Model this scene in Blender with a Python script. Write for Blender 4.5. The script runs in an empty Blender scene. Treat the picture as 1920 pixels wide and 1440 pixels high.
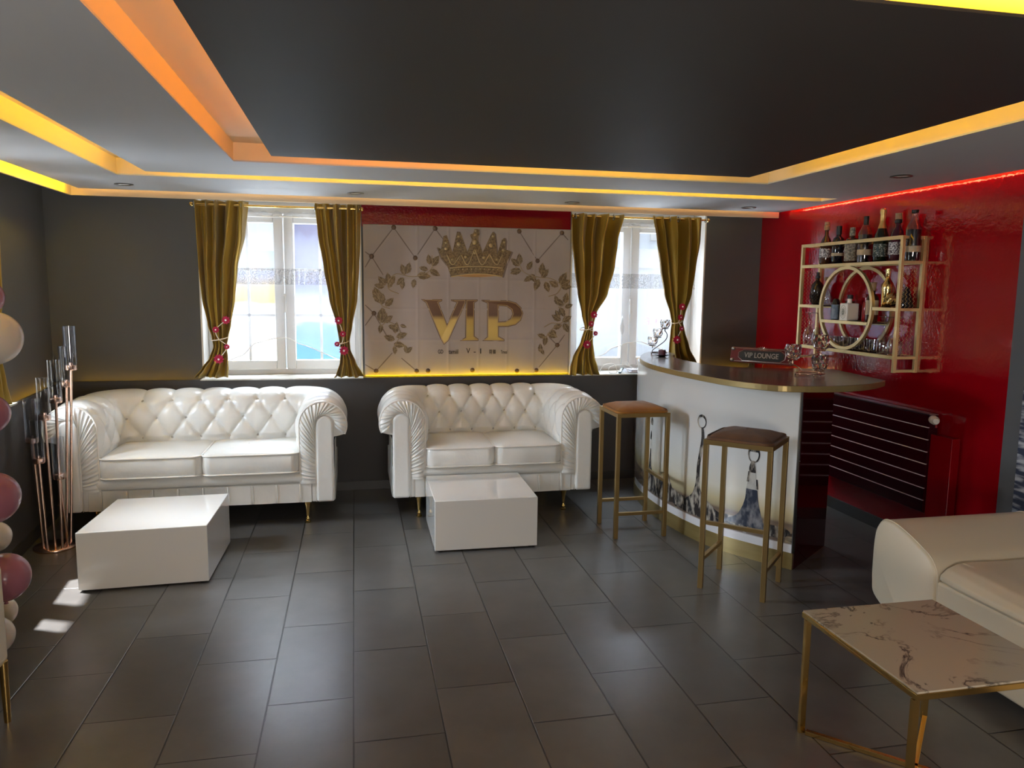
import bpy, bmesh, math, random
import numpy as np
from mathutils import Vector, Matrix
from math import sin, cos, pi, radians, sqrt, exp
random.seed(7)
sc = bpy.context.scene
COL = sc.collection
# ------------------------------------------------------------------ camera
camd = bpy.data.cameras.new('camera'); cam = bpy.data.objects.new('camera', camd); COL.objects.link(cam)
camd.sensor_width = 36; camd.lens = 1405.4/1920*36; camd.clip_start = .05
r_, u_, f_ = Vector((.9788,-.2045,.0106)), Vector((.0154,.1251,.992)), Vector((.2042,.9708,-.1256))
CAM = Vector((.0246,-3.1282,1.4898))
mw = Matrix((( r_.x,u_.x,-f_.x,CAM.x),(r_.y,u_.y,-f_.y,CAM.y),(r_.z,u_.z,-f_.z,CAM.z),(0,0,0,1)))
cam.matrix_world = mw; sc.camera = cam
# ------------------------------------------------------------------ world, sun, daylight, exposure
sc.view_settings.view_transform = 'Standard'; sc.view_settings.look = 'None'
sc.view_settings.exposure = 1.12; sc.view_settings.gamma = 1; sc.view_settings.use_curve_mapping = False
W = bpy.data.worlds.new('sky'); sc.world = W; W.use_nodes = True
bg = W.node_tree.nodes['Background']; bg.inputs[0].default_value = (.78,.88,1,1); bg.inputs[1].default_value = .58
def light(name, kind, loc, energy, color, size=None, size_y=None, look=None, spread=None):
    l = bpy.data.lights.new(name, kind); o = bpy.data.objects.new(name, l); COL.objects.link(o)
    l.energy = energy; l.color = color; o.location = loc
    if size: 
        l.shape = 'RECTANGLE'; l.size = size; l.size_y = size_y or size
    if spread: l.spread = spread
    if look is not None: o.rotation_euler = (Vector(look)-Vector(loc)).to_track_quat('-Z','Y').to_euler()
    return o
SUND = Vector((.395,-.165,-.91))
sun = light('sun', 'SUN', (-3,3,6), 22, (1,.97,.93)); sun.rotation_euler = SUND.to_track_quat('-Z','Y').to_euler(); sun.data.angle = radians(1.3)
# added unseen lamps for sky daylight through the two street windows and the side window
light('daylight_fill_window_1', 'AREA', (-.48,3.45,2.75), 170, (.80,.90,1), 1.5, .9, look=(-.4,1.4,.3))
light('daylight_fill_window_2', 'AREA', (2.25,3.45,2.75), 150, (.80,.90,1), 1.5, .9, look=(1.9,1.4,.3))
light('daylight_fill_window_3', 'AREA', (-3.05,.8,1.9), 190, (.84,.92,1), 1.2, 1.3, look=(-.6,.8,.5))
light('low_fill_window_1', 'AREA', (-.48,3.5,.15), 120, (.86,.93,1), 1.5, .8, look=(-.3,1.0,2.3))  # fill lamp added outside, hidden below the sill, aimed up to brighten the interior
light('low_fill_window_2', 'AREA', (2.25,3.5,.15), 100, (.86,.93,1), 1.5, .8, look=(2.0,1.0,2.3))  # same added fill lamp, out of view under the right street window
light('rear_warm_fill', 'AREA', (.6,-4.0,2.03), 20, (1,.66,.38), 2.6, 1.0, look=(.6,-4.4,0))  # added warm fill behind the camera, no fixture modelled
light('rear_ceiling_fill', 'AREA', (.3,-4.2,.9), 32, (1,.94,.86), .9, .9, look=(.3,-3.2,2.1))  # unseen lamp added to brighten the ceiling near the camera
# ------------------------------------------------------------------ materials
def mat(name, col, rough=.5, metal=0, spec=.5, coat=0, trans=0, ior=1.45, bump=None, noise=None, sheen=0, alpha=1, emis=None, estr=0, coat_rough=.03, sss=0):
    m = bpy.data.materials.new(name); m.use_nodes = True; nt = m.node_tree; b = nt.nodes['Principled BSDF']
    b.inputs['Base Color'].default_value = (*col,1); b.inputs['Roughness'].default_value = rough; b.inputs['Metallic'].default_value = metal
    b.inputs['Specular IOR Level'].default_value = spec; b.inputs['Coat Weight'].default_value = coat; b.inputs['Coat Roughness'].default_value = coat_rough
    b.inputs['Transmission Weight'].default_value = trans; b.inputs['IOR'].default_value = ior; b.inputs['Sheen Weight'].default_value = sheen
    b.inputs['Alpha'].default_value = alpha
    if sss: b.inputs['Subsurface Weight'].default_value = sss; b.inputs['Subsurface Scale'].default_value = .02
    if emis: b.inputs['Emission Color'].default_value = (*emis,1); b.inputs['Emission Strength'].default_value = estr
    tc = None
    if noise or bump: tc = nt.nodes.new('ShaderNodeTexCoord')
    if noise:   # (scale, second colour, lo, hi[, stretch])
        n = nt.nodes.new('ShaderNodeTexNoise'); n.inputs['Scale'].default_value = noise[0]; n.inputs['Detail'].default_value = 5
        src = tc.outputs['Object']
        if len(noise) > 4:
            mp = nt.nodes.new('ShaderNodeMapping'); mp.inputs['Scale'].default_value = noise[4]; nt.links.new(src, mp.inputs[0]); src = mp.outputs[0]
        nt.links.new(src, n.inputs['Vector'])
        r = nt.nodes.new('ShaderNodeValToRGB'); r.color_ramp.elements[0].position = noise[2]; r.color_ramp.elements[1].position = noise[3]
        r.color_ramp.elements[0].color = (*col,1); r.color_ramp.elements[1].color = (*noise[1],1)
        nt.links.new(n.outputs['Fac'], r.inputs[0]); nt.links.new(r.outputs[0], b.inputs['Base Color'])
    if bump:    # (scale, strength, distance)
        n = nt.nodes.new('ShaderNodeTexNoise'); n.inputs['Scale'].default_value = bump[0]; n.inputs['Detail'].default_value = 4
        nt.links.new(tc.outputs['Object'], n.inputs['Vector'])
        bp = nt.nodes.new('ShaderNodeBump'); bp.inputs['Strength'].default_value = bump[1]; bp.inputs['Distance'].default_value = bump[2]
        nt.links.new(n.outputs['Fac'], bp.inputs['Height']); nt.links.new(bp.outputs[0], b.inputs['Normal'])
    return m
def ramp_mat(name, axis, stops, rough=.5, noise=None, metal=0, gen=False, coat=0, warp=None):
    """colour varies along one object axis (a print or a mural)"""
    m = mat(name, stops[0][1], rough, metal, coat=coat); nt = m.node_tree; b = nt.nodes['Principled BSDF']
    tc = nt.nodes.new('ShaderNodeTexCoord'); sp = nt.nodes.new('ShaderNodeSeparateXYZ'); nt.links.new(tc.outputs['Object'], sp.inputs[0])
    val = sp.outputs['XYZ'.index(axis)]
    if warp:
        n = nt.nodes.new('ShaderNodeTexNoise'); n.inputs['Scale'].default_value = warp[0]; n.inputs['Detail'].default_value = 6
        mp = nt.nodes.new('ShaderNodeMapping'); mp.inputs['Scale'].default_value = warp[2]; nt.links.new(tc.outputs['Object'], mp.inputs[0]); nt.links.new(mp.outputs[0], n.inputs['Vector'])
        ma = nt.nodes.new('ShaderNodeMath'); ma.operation = 'MULTIPLY_ADD'; nt.links.new(n.outputs['Fac'], ma.inputs[0]); ma.inputs[1].default_value = warp[1]; nt.links.new(val, ma.inputs[2])
        m2 = nt.nodes.new('ShaderNodeMath'); m2.operation = 'SUBTRACT'; nt.links.new(ma.outputs[0], m2.inputs[0]); m2.inputs[1].default_value = warp[1]*.5; val = m2.outputs[0]
    lo, hi = stops[0][0], stops[-1][0]
    mr = nt.nodes.new('ShaderNodeMapRange'); mr.inputs[1].default_value = lo; mr.inputs[2].default_value = hi; nt.links.new(val, mr.inputs[0])
    r = nt.nodes.new('ShaderNodeValToRGB'); cr = r.color_ramp
    while len(cr.elements) < len(stops): cr.elements.new(.5)
    for e, (p, c) in zip(cr.elements, stops): e.position = (p-lo)/(hi-lo); e.color = (*c,1)
    nt.links.new(mr.outputs[0], r.inputs[0]); nt.links.new(r.outputs[0], b.inputs['Base Color'])
    return m
def thinglass(name, tint=(1,1,1), refl=.10, rough=.03):
    m = bpy.data.materials.new(name); m.use_nodes = True; nt = m.node_tree; nt.nodes.clear(); L = nt.links
    o = nt.nodes.new('ShaderNodeOutputMaterial'); tr = nt.nodes.new('ShaderNodeBsdfTransparent'); tr.inputs[0].default_value = (*tint,1)
    g = nt.nodes.new('ShaderNodeBsdfGlossy'); g.inputs['Roughness'].default_value = rough; lw = nt.nodes.new('ShaderNodeLayerWeight'); lw.inputs[0].default_value = .35
    mr = nt.nodes.new('ShaderNodeMapRange'); mr.inputs[3].default_value = refl; mr.inputs[4].default_value = .85; L.new(lw.outputs['Facing'], mr.inputs[0])
    pw = nt.nodes.new('ShaderNodeMath'); pw.operation = 'POWER'; pw.inputs[1].default_value = 2.0; L.new(lw.outputs['Facing'], pw.inputs[0]); L.new(pw.outputs[0], mr.inputs[0])
    x = nt.nodes.new('ShaderNodeMixShader'); L.new(mr.outputs[0], x.inputs[0]); L.new(tr.outputs[0], x.inputs[1]); L.new(g.outputs[0], x.inputs[2]); L.new(x.outputs[0], o.inputs[0])
    return m
def glass(name, col=(1,1,1), rough=.02, ior=1.45, alpha=1):
    return mat(name, col, rough, trans=1, ior=ior, spec=.5, alpha=alpha)
M = {}
M['wall'] = mat('charcoal_wall_paint', (.098,.103,.112), .75, bump=(180,.05,.002), noise=(1.3,(.107,.113,.122),.3,.7))
M['lowwall'] = mat('dark_grey_wall_paint', (.062,.057,.056), .7, bump=(180,.05,.002))
M['ceil'] = mat('grey_satin_ceiling', (.465,.48,.505), .60, spec=.3, noise=(.8,(.49,.505,.53),.3,.7))
M['dark'] = mat('charcoal_satin_ceiling', (.046,.042,.040), .55, spec=.25)
M['white'] = mat('white_plaster', (.72,.70,.67), .7)
M['cove'] = mat('cream_cove_paint', (.70,.57,.38), .6)
M['frieze'] = mat('red_frieze_acrylic', (.19,.001,.009), .16, spec=.3, bump=(70,.5,.004))
M['pvc'] = mat('white_window_plastic', (.72,.72,.71), .35)
M['led_y'] = mat('yellow_light_strip', (1,.6,.05), emis=(1,.63,.0), estr=19)
M['led_o'] = mat('orange_light_strip', (1,.3,.02), emis=(1,.33,.0), estr=18)
M['led_r'] = mat('red_light_strip', (1,.2,.1), emis=(1,.16,.07), estr=24)
M['led_l'] = mat('ledge_light_strip', (1,.6,.05), emis=(1,.62,.22), estr=4)
M['led_w'] = mat('dim_ledge_light_strip', (1,.6,.05), emis=(1,.50,.03), estr=4)
M['red'] = mat('glossy_red_acrylic', (.29,.001,.006), .05, spec=.7, coat=.35, coat_rough=.02, bump=(5.5,.10,.02))
def redtune():
    nt = M['red'].node_tree; b = nt.nodes['Principled BSDF']
    bp = [n for n in nt.nodes if n.type=='BUMP'][0]
    n2 = nt.nodes.new('ShaderNodeTexNoise'); n2.inputs['Scale'].default_value = 55; n2.inputs['Detail'].default_value = 2
    tc = [n for n in nt.nodes if n.type=='TEX_COORD'][0]; nt.links.new(tc.outputs['Object'], n2.inputs['Vector'])
    b2 = nt.nodes.new('ShaderNodeBump'); b2.inputs['Strength'].default_value = .22; b2.inputs['Distance'].default_value = .004
    nt.links.new(n2.outputs['Fac'], b2.inputs['Height']); nt.links.new(bp.outputs[0], b2.inputs['Normal']); nt.links.new(b2.outputs[0], b.inputs['Normal'])
    nt.links.new(b2.outputs[0], b.inputs['Coat Normal'])
redtune()
M['redmatte'] = mat('red_paint', (.30,.003,.010), .4)
M['darkred'] = mat('dark_red_gloss', (.035,.001,.002), .10, spec=.5, coat=.5)
M['slat'] = mat('maroon_radiator_slat', (.035,.001,.005), .25, spec=.4)
M['slatline'] = mat('pale_pink_metal_edge', (.85,.74,.76), .3)
M['leather'] = mat('white_faux_leather', (.785,.785,.755), .30, spec=.5, bump=(14,.35,.010), coat=.3, coat_rough=.2)
M['pipe'] = mat('white_piping', (.84,.81,.76), .4)
M['crystal'] = mat('crystal_button', (.62,.60,.56), .15, metal=.4)
M['cream'] = mat('cream_leather', (.68,.60,.46), .36, spec=.5, bump=(60,.10,.0015), coat=.2, coat_rough=.2)
M['goldpol'] = mat('polished_gold', (.80,.55,.20), .16, metal=1)
M['goldsat'] = mat('brushed_gold_paint', (.36,.245,.10), .36, metal=.75)
M['goldshelf'] = mat('pale_gold_metal', (.80,.62,.30), .38, metal=.7)
M['rose'] = mat('rose_gold_metal', (.86,.58,.46), .22, metal=1)
M['lacquer'] = mat('white_lacquer', (.79,.785,.76), .12, spec=.5, coat=.6)
M['black'] = mat('black_plastic', (.01,.01,.01), .4)
M['velvet1'] = mat('amber_velvet', (.36,.145,.018), .75, sheen=.12, noise=(9,(.28,.105,.012),.35,.65), bump=(40,.1,.002))
M['velvet2'] = mat('brown_velvet', (.15,.070,.030), .75, sheen=.12, noise=(9,(.105,.047,.022),.35,.65), bump=(40,.1,.002))
M['curtain'] = mat('old_gold_satin', (.40,.265,.035), .34, metal=.3, sheen=.15, noise=(3,(.30,.185,.020),.3,.7), bump=(30,.08,.002))
M['sill'] = mat('pale_stone_sill', (.50,.47,.42), .35, noise=(26,(.62,.60,.55),.35,.65))
M['sheer'] = None
M['steel'] = mat('steel_trim', (.35,.35,.35), .3, metal=1)
M['goldplinth'] = mat('gold_laminate', (.33,.25,.10), .28, metal=.4, noise=(3,(.27,.20,.075),.3,.7,(1,1,9)))
M['woodtop'] = mat('bronze_brown_laminate', (.085,.062,.048), .22, spec=.5, noise=(2.5,(.125,.095,.072),.35,.7,(1,7,1)), coat=.25, coat_rough=.15)
M['goldedge'] = mat('gold_edge_band', (.38,.28,.12), .35, metal=.6)
M['clear'] = glass('clear_glass', (1,1,1), .01)
M['thin'] = thinglass('thin_clear_glass',(.96,.98,1),.05)
M['tumbler'] = thinglass('thin_barware_glass',(.88,.88,.90),.20)
M['tube'] = thinglass('clear_tube_glass',(.92,.94,.97),.05)
M['crys'] = glass('faceted_crystal', (.97,.94,.92), .0, 1.5)
M['cork'] = mat('cork_stopper', (.42,.27,.15), .8, noise=(60,(.3,.18,.1),.3,.7))
M['candle'] = mat('purple_candle_wax', (.10,.035,.06), .4)
M['balloonw'] = mat('cream_balloon_latex', (.64,.56,.46), .25, spec=.5, sss=.2)
M['balloonp'] = mat('dusty_pink_balloon_latex', (.31,.115,.15), .22, spec=.5, sss=.15)
M['cord'] = mat('cream_cord', (.75,.68,.55), .7)
M['petal'] = mat('crimson_petals', (.45,.012,.06), .6)
M['pearl'] = mat('pearl_bead', (.9,.8,.8), .2)
M['cable'] = mat('white_cable', (.8,.8,.78), .4)
# floor tiles 30 x 63 cm in staggered columns
def floor_mat():
    m = mat('anthracite_stone_tile', (.05,.048,.046), .38, spec=.7); nt = m.node_tree; L = nt.links; N = nt.nodes; b = N['Principled BSDF']
    tc = N.new('ShaderNodeTexCoord'); sp = N.new('ShaderNodeSeparateXYZ'); L.new(tc.outputs['Object'], sp.inputs[0])
    def mt(op, a, b_=None, c=None):
        n = N.new('ShaderNodeMath'); n.operation = op
        for i, v in enumerate((a, b_, c)):
            if v is None: continue
            if isinstance(v, (int,float)): n.inputs[i].default_value = v
            else: L.new(v, n.inputs[i])
        return n.outputs[0]
    W_, Ln, G = .303, .6357, .0022
    u = mt('DIVIDE', sp.outputs[0], W_); cu = mt('FLOOR', u); fu = mt('SUBTRACT', u, cu)
    par = mt('FLOORED_MODULO', cu, 2.0)
    off = mt('MULTIPLY_ADD', par, -.353, .500)
    v = mt('DIVIDE', mt('SUBTRACT', sp.outputs[1], off), Ln); cv = mt('FLOOR', v); fv = mt('SUBTRACT', v, cv)
    du = mt('MULTIPLY', mt('MINIMUM', fu, mt('SUBTRACT', 1.0, fu)), W_); dv = mt('MULTIPLY', mt('MINIMUM', fv, mt('SUBTRACT', 1.0, fv)), Ln)
    d = mt('MINIMUM', du, dv)
    g = N.new('ShaderNodeMapRange'); g.interpolation_type = 'SMOOTHSTEP'; g.inputs[1].default_value = G*.6; g.inputs[2].default_value = G*1.7; L.new(d, g.inputs[0])
    cmb = N.new('ShaderNodeCombineXYZ'); L.new(cu, cmb.inputs[0]); L.new(cv, cmb.inputs[1])
    wn = N.new('ShaderNodeTexWhiteNoise'); L.new(cmb.outputs[0], wn.inputs['Vector'])
    add = N.new('ShaderNodeVectorMath'); add.operation = 'MULTIPLY_ADD'; L.new(wn.outputs['Color'], add.inputs[0]); add.inputs[1].default_value = (7,7,7); L.new(tc.outputs['Object'], add.inputs[2])
    n1 = N.new('ShaderNodeTexNoise'); n1.inputs['Scale'].default_value = 5; n1.inputs['Detail'].default_value = 7; n1.inputs['Roughness'].default_value = .62; L.new(add.outputs[0], n1.inputs['Vector'])
    r = N.new('ShaderNodeValToRGB'); r.color_ramp.elements[0].position = .32; r.color_ramp.elements[1].position = .72
    r.color_ramp.elements[0].color = (.084,.079,.076,1); r.color_ramp.elements[1].color = (.118,.111,.106,1); L.new(n1.outputs['Fac'], r.inputs[0])
    hv = N.new('ShaderNodeHueSaturation'); L.new(mt('MULTIPLY_ADD', wn.outputs['Value'], .30, .86), hv.inputs['Value']); L.new(r.outputs[0], hv.inputs['Color'])
    mx = N.new('ShaderNodeMix'); mx.data_type = 'RGBA'; L.new(g.outputs[0], mx.inputs[0]); mx.inputs[6].default_value = (.012,.011,.010,1); L.new(hv.outputs[0], mx.inputs[7]); L.new(mx.outputs[2], b.inputs['Base Color'])
    L.new(mt('MULTIPLY_ADD', n1.outputs['Fac'], .05, .27), b.inputs['Roughness'])
    bp = N.new('ShaderNodeBump'); bp.inputs['Strength'].default_value = .6; bp.inputs['Distance'].default_value = .0025
    L.new(mt('MULTIPLY_ADD', n1.outputs['Fac'], .015, g.outputs[0]), bp.inputs['Height']); L.new(bp.outputs[0], b.inputs['Normal'])
    return m
M['floor'] = floor_mat()
M['skirt'] = mat('anthracite_skirting_tile', (.045,.042,.041), .4, noise=(6,(.06,.057,.055),.3,.7))
def sheer_mat():
    m = bpy.data.materials.new('white_sheer_voile'); m.use_nodes = True; nt = m.node_tree; nt.nodes.clear(); L = nt.links
    o = nt.nodes.new('ShaderNodeOutputMaterial'); tr = nt.nodes.new('ShaderNodeBsdfTransparent'); d = nt.nodes.new('ShaderNodeBsdfDiffuse'); t = nt.nodes.new('ShaderNodeBsdfTranslucent')
    d.inputs[0].default_value = (.66,.67,.72,1); t.inputs[0].default_value = (.66,.67,.72,1)
    a = nt.nodes.new('ShaderNodeMixShader'); a.inputs[0].default_value = .5; L.new(d.outputs[0], a.inputs[1]); L.new(t.outputs[0], a.inputs[2])
    b = nt.nodes.new('ShaderNodeMixShader'); b.inputs[0].default_value = .19; L.new(tr.outputs[0], b.inputs[1]); L.new(a.outputs[0], b.inputs[2]); L.new(b.outputs[0], o.inputs[0])
    return m
M['sheer'] = sheer_mat()
def sequin_mat():
    m = mat('silver_sequin_band', (.45,.45,.47), .3, metal=.7, alpha=.5); nt = m.node_tree; b = nt.nodes['Principled BSDF']
    tc = nt.nodes.new('ShaderNodeTexCoord'); v = nt.nodes.new('ShaderNodeTexVoronoi'); v.inputs['Scale'].default_value = 130; nt.links.new(tc.outputs['Object'], v.inputs['Vector'])
    r = nt.nodes.new('ShaderNodeMapRange'); r.inputs[1].default_value = .2; r.inputs[2].default_value = .6; r.inputs[3].default_value = .75; r.inputs[4].default_value = .25
    nt.links.new(v.outputs['Distance'], r.inputs[0]); nt.links.new(r.outputs[0], b.inputs['Alpha']); return m
M['sequin'] = sequin_mat()
def marble_mat():
    m = mat('white_veined_marble', (.52,.46,.36), .12, coat=.3); nt = m.node_tree; b = nt.nodes['Principled BSDF']; L = nt.links
    tc = nt.nodes.new('ShaderNodeTexCoord'); n = nt.nodes.new('ShaderNodeTexNoise'); n.inputs['Scale'].default_value = 3.4; n.inputs['Detail'].default_value = 8; n.inputs['Roughness'].default_value = .62; n.inputs['Distortion'].default_value = .5
    L.new(tc.outputs['Object'], n.inputs['Vector'])
    a = nt.nodes.new('ShaderNodeMath'); a.operation = 'SUBTRACT'; L.new(n.outputs['Fac'], a.inputs[0]); a.inputs[1].default_value = .5
    c = nt.nodes.new('ShaderNodeMath'); c.operation = 'ABSOLUTE'; L.new(a.outputs[0], c.inputs[0])
    r = nt.nodes.new('ShaderNodeMapRange'); r.inputs[1].default_value = 0; r.inputs[2].default_value = .020; r.inputs[3].default_value = 1; r.inputs[4].default_value = 0; L.new(c.outputs[0], r.inputs[0])
    n2 = nt.nodes.new('ShaderNodeTexNoise'); n2.inputs['Scale'].default_value = 4.4; n2.inputs['Detail'].default_value = 3; L.new(tc.outputs['Object'], n2.inputs['Vector'])
    r2 = nt.nodes.new('ShaderNodeMapRange'); r2.inputs[1].default_value = .40; r2.inputs[2].default_value = .58; L.new(n2.outputs['Fac'], r2.inputs[0])
    mu = nt.nodes.new('ShaderNodeMath'); mu.operation = 'MULTIPLY'; L.new(r.outputs[0], mu.inputs[0]); L.new(r2.outputs[0], mu.inputs[1])
    mx = nt.nodes.new('ShaderNodeMix'); mx.data_type = 'RGBA'; L.new(mu.outputs[0], mx.inputs[0]); mx.inputs[6].default_value = (.52,.46,.36,1); mx.inputs[7].default_value = (.07,.06,.06,1); L.new(mx.outputs[2], b.inputs['Base Color'])
    return m
M['marble'] = marble_mat()
# ------------------------------------------------------------------ mesh helpers
class MB:
    def __init__(s): s.v = []; s.f = []; s.m = []
    def add(s, vs, fs, mi=0):
        o = len(s.v); s.v += [tuple(v) for v in vs]; s.f += [tuple(i+o for i in f) for f in fs]; s.m += [mi]*len(fs); return s
    def box(s, a, b, mi=0, rot=0, c=None):
        x0,y0,z0 = a; x1,y1,z1 = b
        vs = [(x,y,z) for z in (z0,z1) for x,y in ((x0,y0),(x1,y0),(x1,y1),(x0,y1))]
        if rot:
            cx,cy = c if c else ((x0+x1)/2,(y0+y1)/2); vs = [(cx+(x-cx)*cos(rot)-(y-cy)*sin(rot), cy+(x-cx)*sin(rot)+(y-cy)*cos(rot), z) for x,y,z in vs]
        return s.add(vs, [(3,2,1,0),(4,5,6,7),(0,1,5,4),(1,2,6,5),(2,3,7,6),(3,0,4,7)], mi)
    def bar(s, p, q, w, h=None, up=(0,0,1), mi=0):
        h = h or w; p = Vector(p); q = Vector(q); d = (q-p).normalized(); U = Vector(up)
        if abs(d.dot(U)) > .95: U = Vector((1,0,0)) if abs(d.x) < .9 else Vector((0,1,0))
        a = d.cross(U).normalized(); b = a.cross(d)
        vs = [c+a*(i*w/2)+b*(j*h/2) for c in (p,q) for i,j in ((-1,-1),(1,-1),(1,1),(-1,1))]
        return s.add(vs, [(0,1,2,3),(7,6,5,4),(0,4,5,1),(1,5,6,2),(2,6,7,3),(3,7,4,0)], mi)
    def tube(s, pts, r, n=8, mi=0, closed=False):
        P = [Vector(p) for p in pts]; R = r if isinstance(r,(list,tuple)) else [r]*len(P); k = len(P); vs = []; prev = None
        for i,p in enumerate(P):
            a = P[(i-1)%k] if (closed or i) else p; b = P[(i+1)%k] if (closed or i < k-1) else p
            d = (b-a); d = d.normalized() if d.length > 1e-9 else Vector((0,0,1))
            if prev is None: prev = d.orthogonal().normalized()
            e = (prev - d*prev.dot(d)); e = e.normalized() if e.length > 1e-6 else d.orthogonal().normalized(); prev = e; g = d.cross(e)
            vs += [p+(e*cos(2*pi*j/n)+g*sin(2*pi*j/n))*R[i] for j in range(n)]
        fs = [(i*n+j, i*n+(j+1)%n, ((i+1)%k)*n+(j+1)%n, ((i+1)%k)*n+j) for i in range(k if closed else k-1) for j in range(n)]
        if not closed: fs += [tuple(range(n))[::-1], tuple((k-1)*n+j for j in range(n))]
        return s.add(vs, fs, mi)
    def lathe(s, prof, c=(0,0,0), n=20, mi=0, cap=True):
        vs = []; k = len(prof)
        for r,z in prof: vs += [(c[0]+r*cos(2*pi*j/n), c[1]+r*sin(2*pi*j/n), c[2]+z) for j in range(n)]
        fs = [(i*n+j, i*n+(j+1)%n, (i+1)*n+(j+1)%n, (i+1)*n+j) for i in range(k-1) for j in range(n)]
        if cap:
            if prof[0][0] > 1e-5: fs.append(tuple(range(n))[::-1])
            if prof[-1][0] > 1e-5: fs.append(tuple((k-1)*n+j for j in range(n)))
        return s.add(vs, fs, mi)
    def prism(s, poly, z0, z1, mi=0, fn=None):
        """poly of (a,b); fn maps (a,b,c) to a point"""
        fn = fn or (lambda a,b,c: (a,b,c)); n = len(poly)
        vs = [fn(a,b,z0) for a,b in poly]+[fn(a,b,z1) for a,b in poly]
        return s.add(vs, [tuple(range(n))[::-1], tuple(range(n,2*n))]+[(i,(i+1)%n,n+(i+1)%n,n+i) for i in range(n)], mi)
    def grid(s, fn, nu, nv, mi=0, closed_u=False):
        vs = [fn(i/(nu if closed_u else nu-1), j/(nv-1)) for j in range(nv) for i in range(nu)]
        m = nu if closed_u else nu-1
        return s.add(vs, [(j*nu+i, j*nu+(i+1)%nu, (j+1)*nu+(i+1)%nu, (j+1)*nu+i) for j in range(nv-1) for i in range(m)], mi)
    def sphere(s, c, r, n=16, sq=1, mi=0):
        return s.lathe([(max(r*sin(pi*i/n),0 if i in (0,n) else 0), -r*sq*cos(pi*i/n)) for i in range(n+1)], c, n*2 if n < 12 else n, mi)
    def build(s, name, m, parent=None, smooth=None, bevel=0, loc=None, seg=2):
        me = bpy.data.meshes.new(name); me.from_pydata(s.v, [], s.f)
        for x in (m if isinstance(m,(list,tuple)) else [m]): me.materials.append(M[x] if isinstance(x,str) else x)
        if len(me.materials) > 1: me.polygons.foreach_set('material_index', s.m)
        bm = bmesh.new(); bm.from_mesh(me); bmesh.ops.remove_doubles(bm, verts=bm.verts, dist=1e-6); bmesh.ops.recalc_face_normals(bm, faces=bm.faces); bm.to_mesh(me); bm.free()
        if smooth is not None:
            me.polygons.foreach_set('use_smooth', [True]*len(me.polygons))
            if smooth < 170: me.set_sharp_from_angle(angle=radians(smooth))
        o = bpy.data.objects.new(name, me); COL.objects.link(o)
        if parent is not None: o.parent = parent
        if loc: o.location = loc
        if bevel:
            b = o.modifiers.new('bevel','BEVEL'); b.width = bevel; b.segments = seg; b.limit_method = 'ANGLE'; b.angle_limit = radians(40)
        return o
def tag(o, label=None, cat=None, group=None, kind=None):
    if label: o['label'] = label
    if cat: o['category'] = cat
    if group: o['group'] = group
    if kind: o['kind'] = kind
    return o
def thing(name, label, cat, loc=(0,0,0), rz=0, group=None):
    o = bpy.data.objects.new(name, None); COL.objects.link(o); o.location = loc; o.rotation_euler = (0,0,rz); o.empty_display_size = .05
    return tag(o, label, cat, group)
def dup(root, loc=None, rz=None, label=None):
    r = root.copy(); COL.objects.link(r)
    for ch in list(root.children):
        c = ch.copy(); COL.objects.link(c); c.parent = r
        for g in list(ch.children):
            d = g.copy(); COL.objects.link(d); d.parent = c
    if loc is not None: r.location = loc
    if rz is not None: r.rotation_euler = (0,0,rz)
    if label: r['label'] = label
    return r
def copy_part(p, parent, loc, rot=None, scale=None):
    c = p.copy(); COL.objects.link(c); c.parent = parent; c.location = loc
    if scale: c.scale = scale
    if rot is not None: c.rotation_euler = rot
    return c
def struct(o): o['kind'] = 'structure'; return o
def spline(K, n=12, closed=False):
    K = [Vector(k) for k in K]; m = len(K); o = []
    P = [K[-1]]+K+[K[0],K[1]] if closed else [2*K[0]-K[1]]+K+[2*K[-1]-K[-2]]
    for i in range(1, len(P)-2):
        for j in range(n):
            t = j/n; o.append(.5*((2*P[i])+(-P[i-1]+P[i+1])*t+(2*P[i-1]-5*P[i]+4*P[i+1]-P[i+2])*t*t+(-P[i-1]+3*P[i]-3*P[i+1]+P[i+2])*t**3))
    if not closed: o.append(K[-1])
    return o
def lerp_tab(T, x):
    if x <= T[0][0]: return T[0][1:]
    for a,b in zip(T, T[1:]):
        if x <= b[0]:
            t = (x-a[0])/(b[0]-a[0]); t = t*t*(3-2*t)*.5+t*.5
            return [p+(q-p)*t for p,q in zip(a[1:],b[1:])]
    return T[-1][1:]
def text_mesh(name, body, size, m, parent, mtx, depth=.001, align='CENTER', shear=0, width=None):
    cu = bpy.data.curves.new(name+'_c', 'FONT'); cu.body = body; cu.size = size; cu.extrude = depth; cu.align_x = align; cu.align_y = 'CENTER'; cu.resolution_u = 3; cu.offset = size*.012; cu.shear = shear
    t = bpy.data.objects.new(name+'_t', cu); COL.objects.link(t)
    bpy.context.view_layer.update()
    me = bpy.data.meshes.new_from_object(t.evaluated_get(bpy.context.evaluated_depsgraph_get()))
    bpy.data.objects.remove(t); bpy.data.curves.remove(cu)
    if width:
        xs = [v.co.x for v in me.vertices]; k = width/(max(xs)-min(xs)) if xs else 1
        for v in me.vertices: v.co.x *= k
    me.materials.clear(); me.materials.append(M[m] if isinstance(m,str) else m)
    for v in me.vertices: v.co = mtx @ v.co
    me.name = name
    o = bpy.data.objects.new(name, me); COL.objects.link(o)
    if parent is not None: o.parent = parent
    return o
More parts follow.
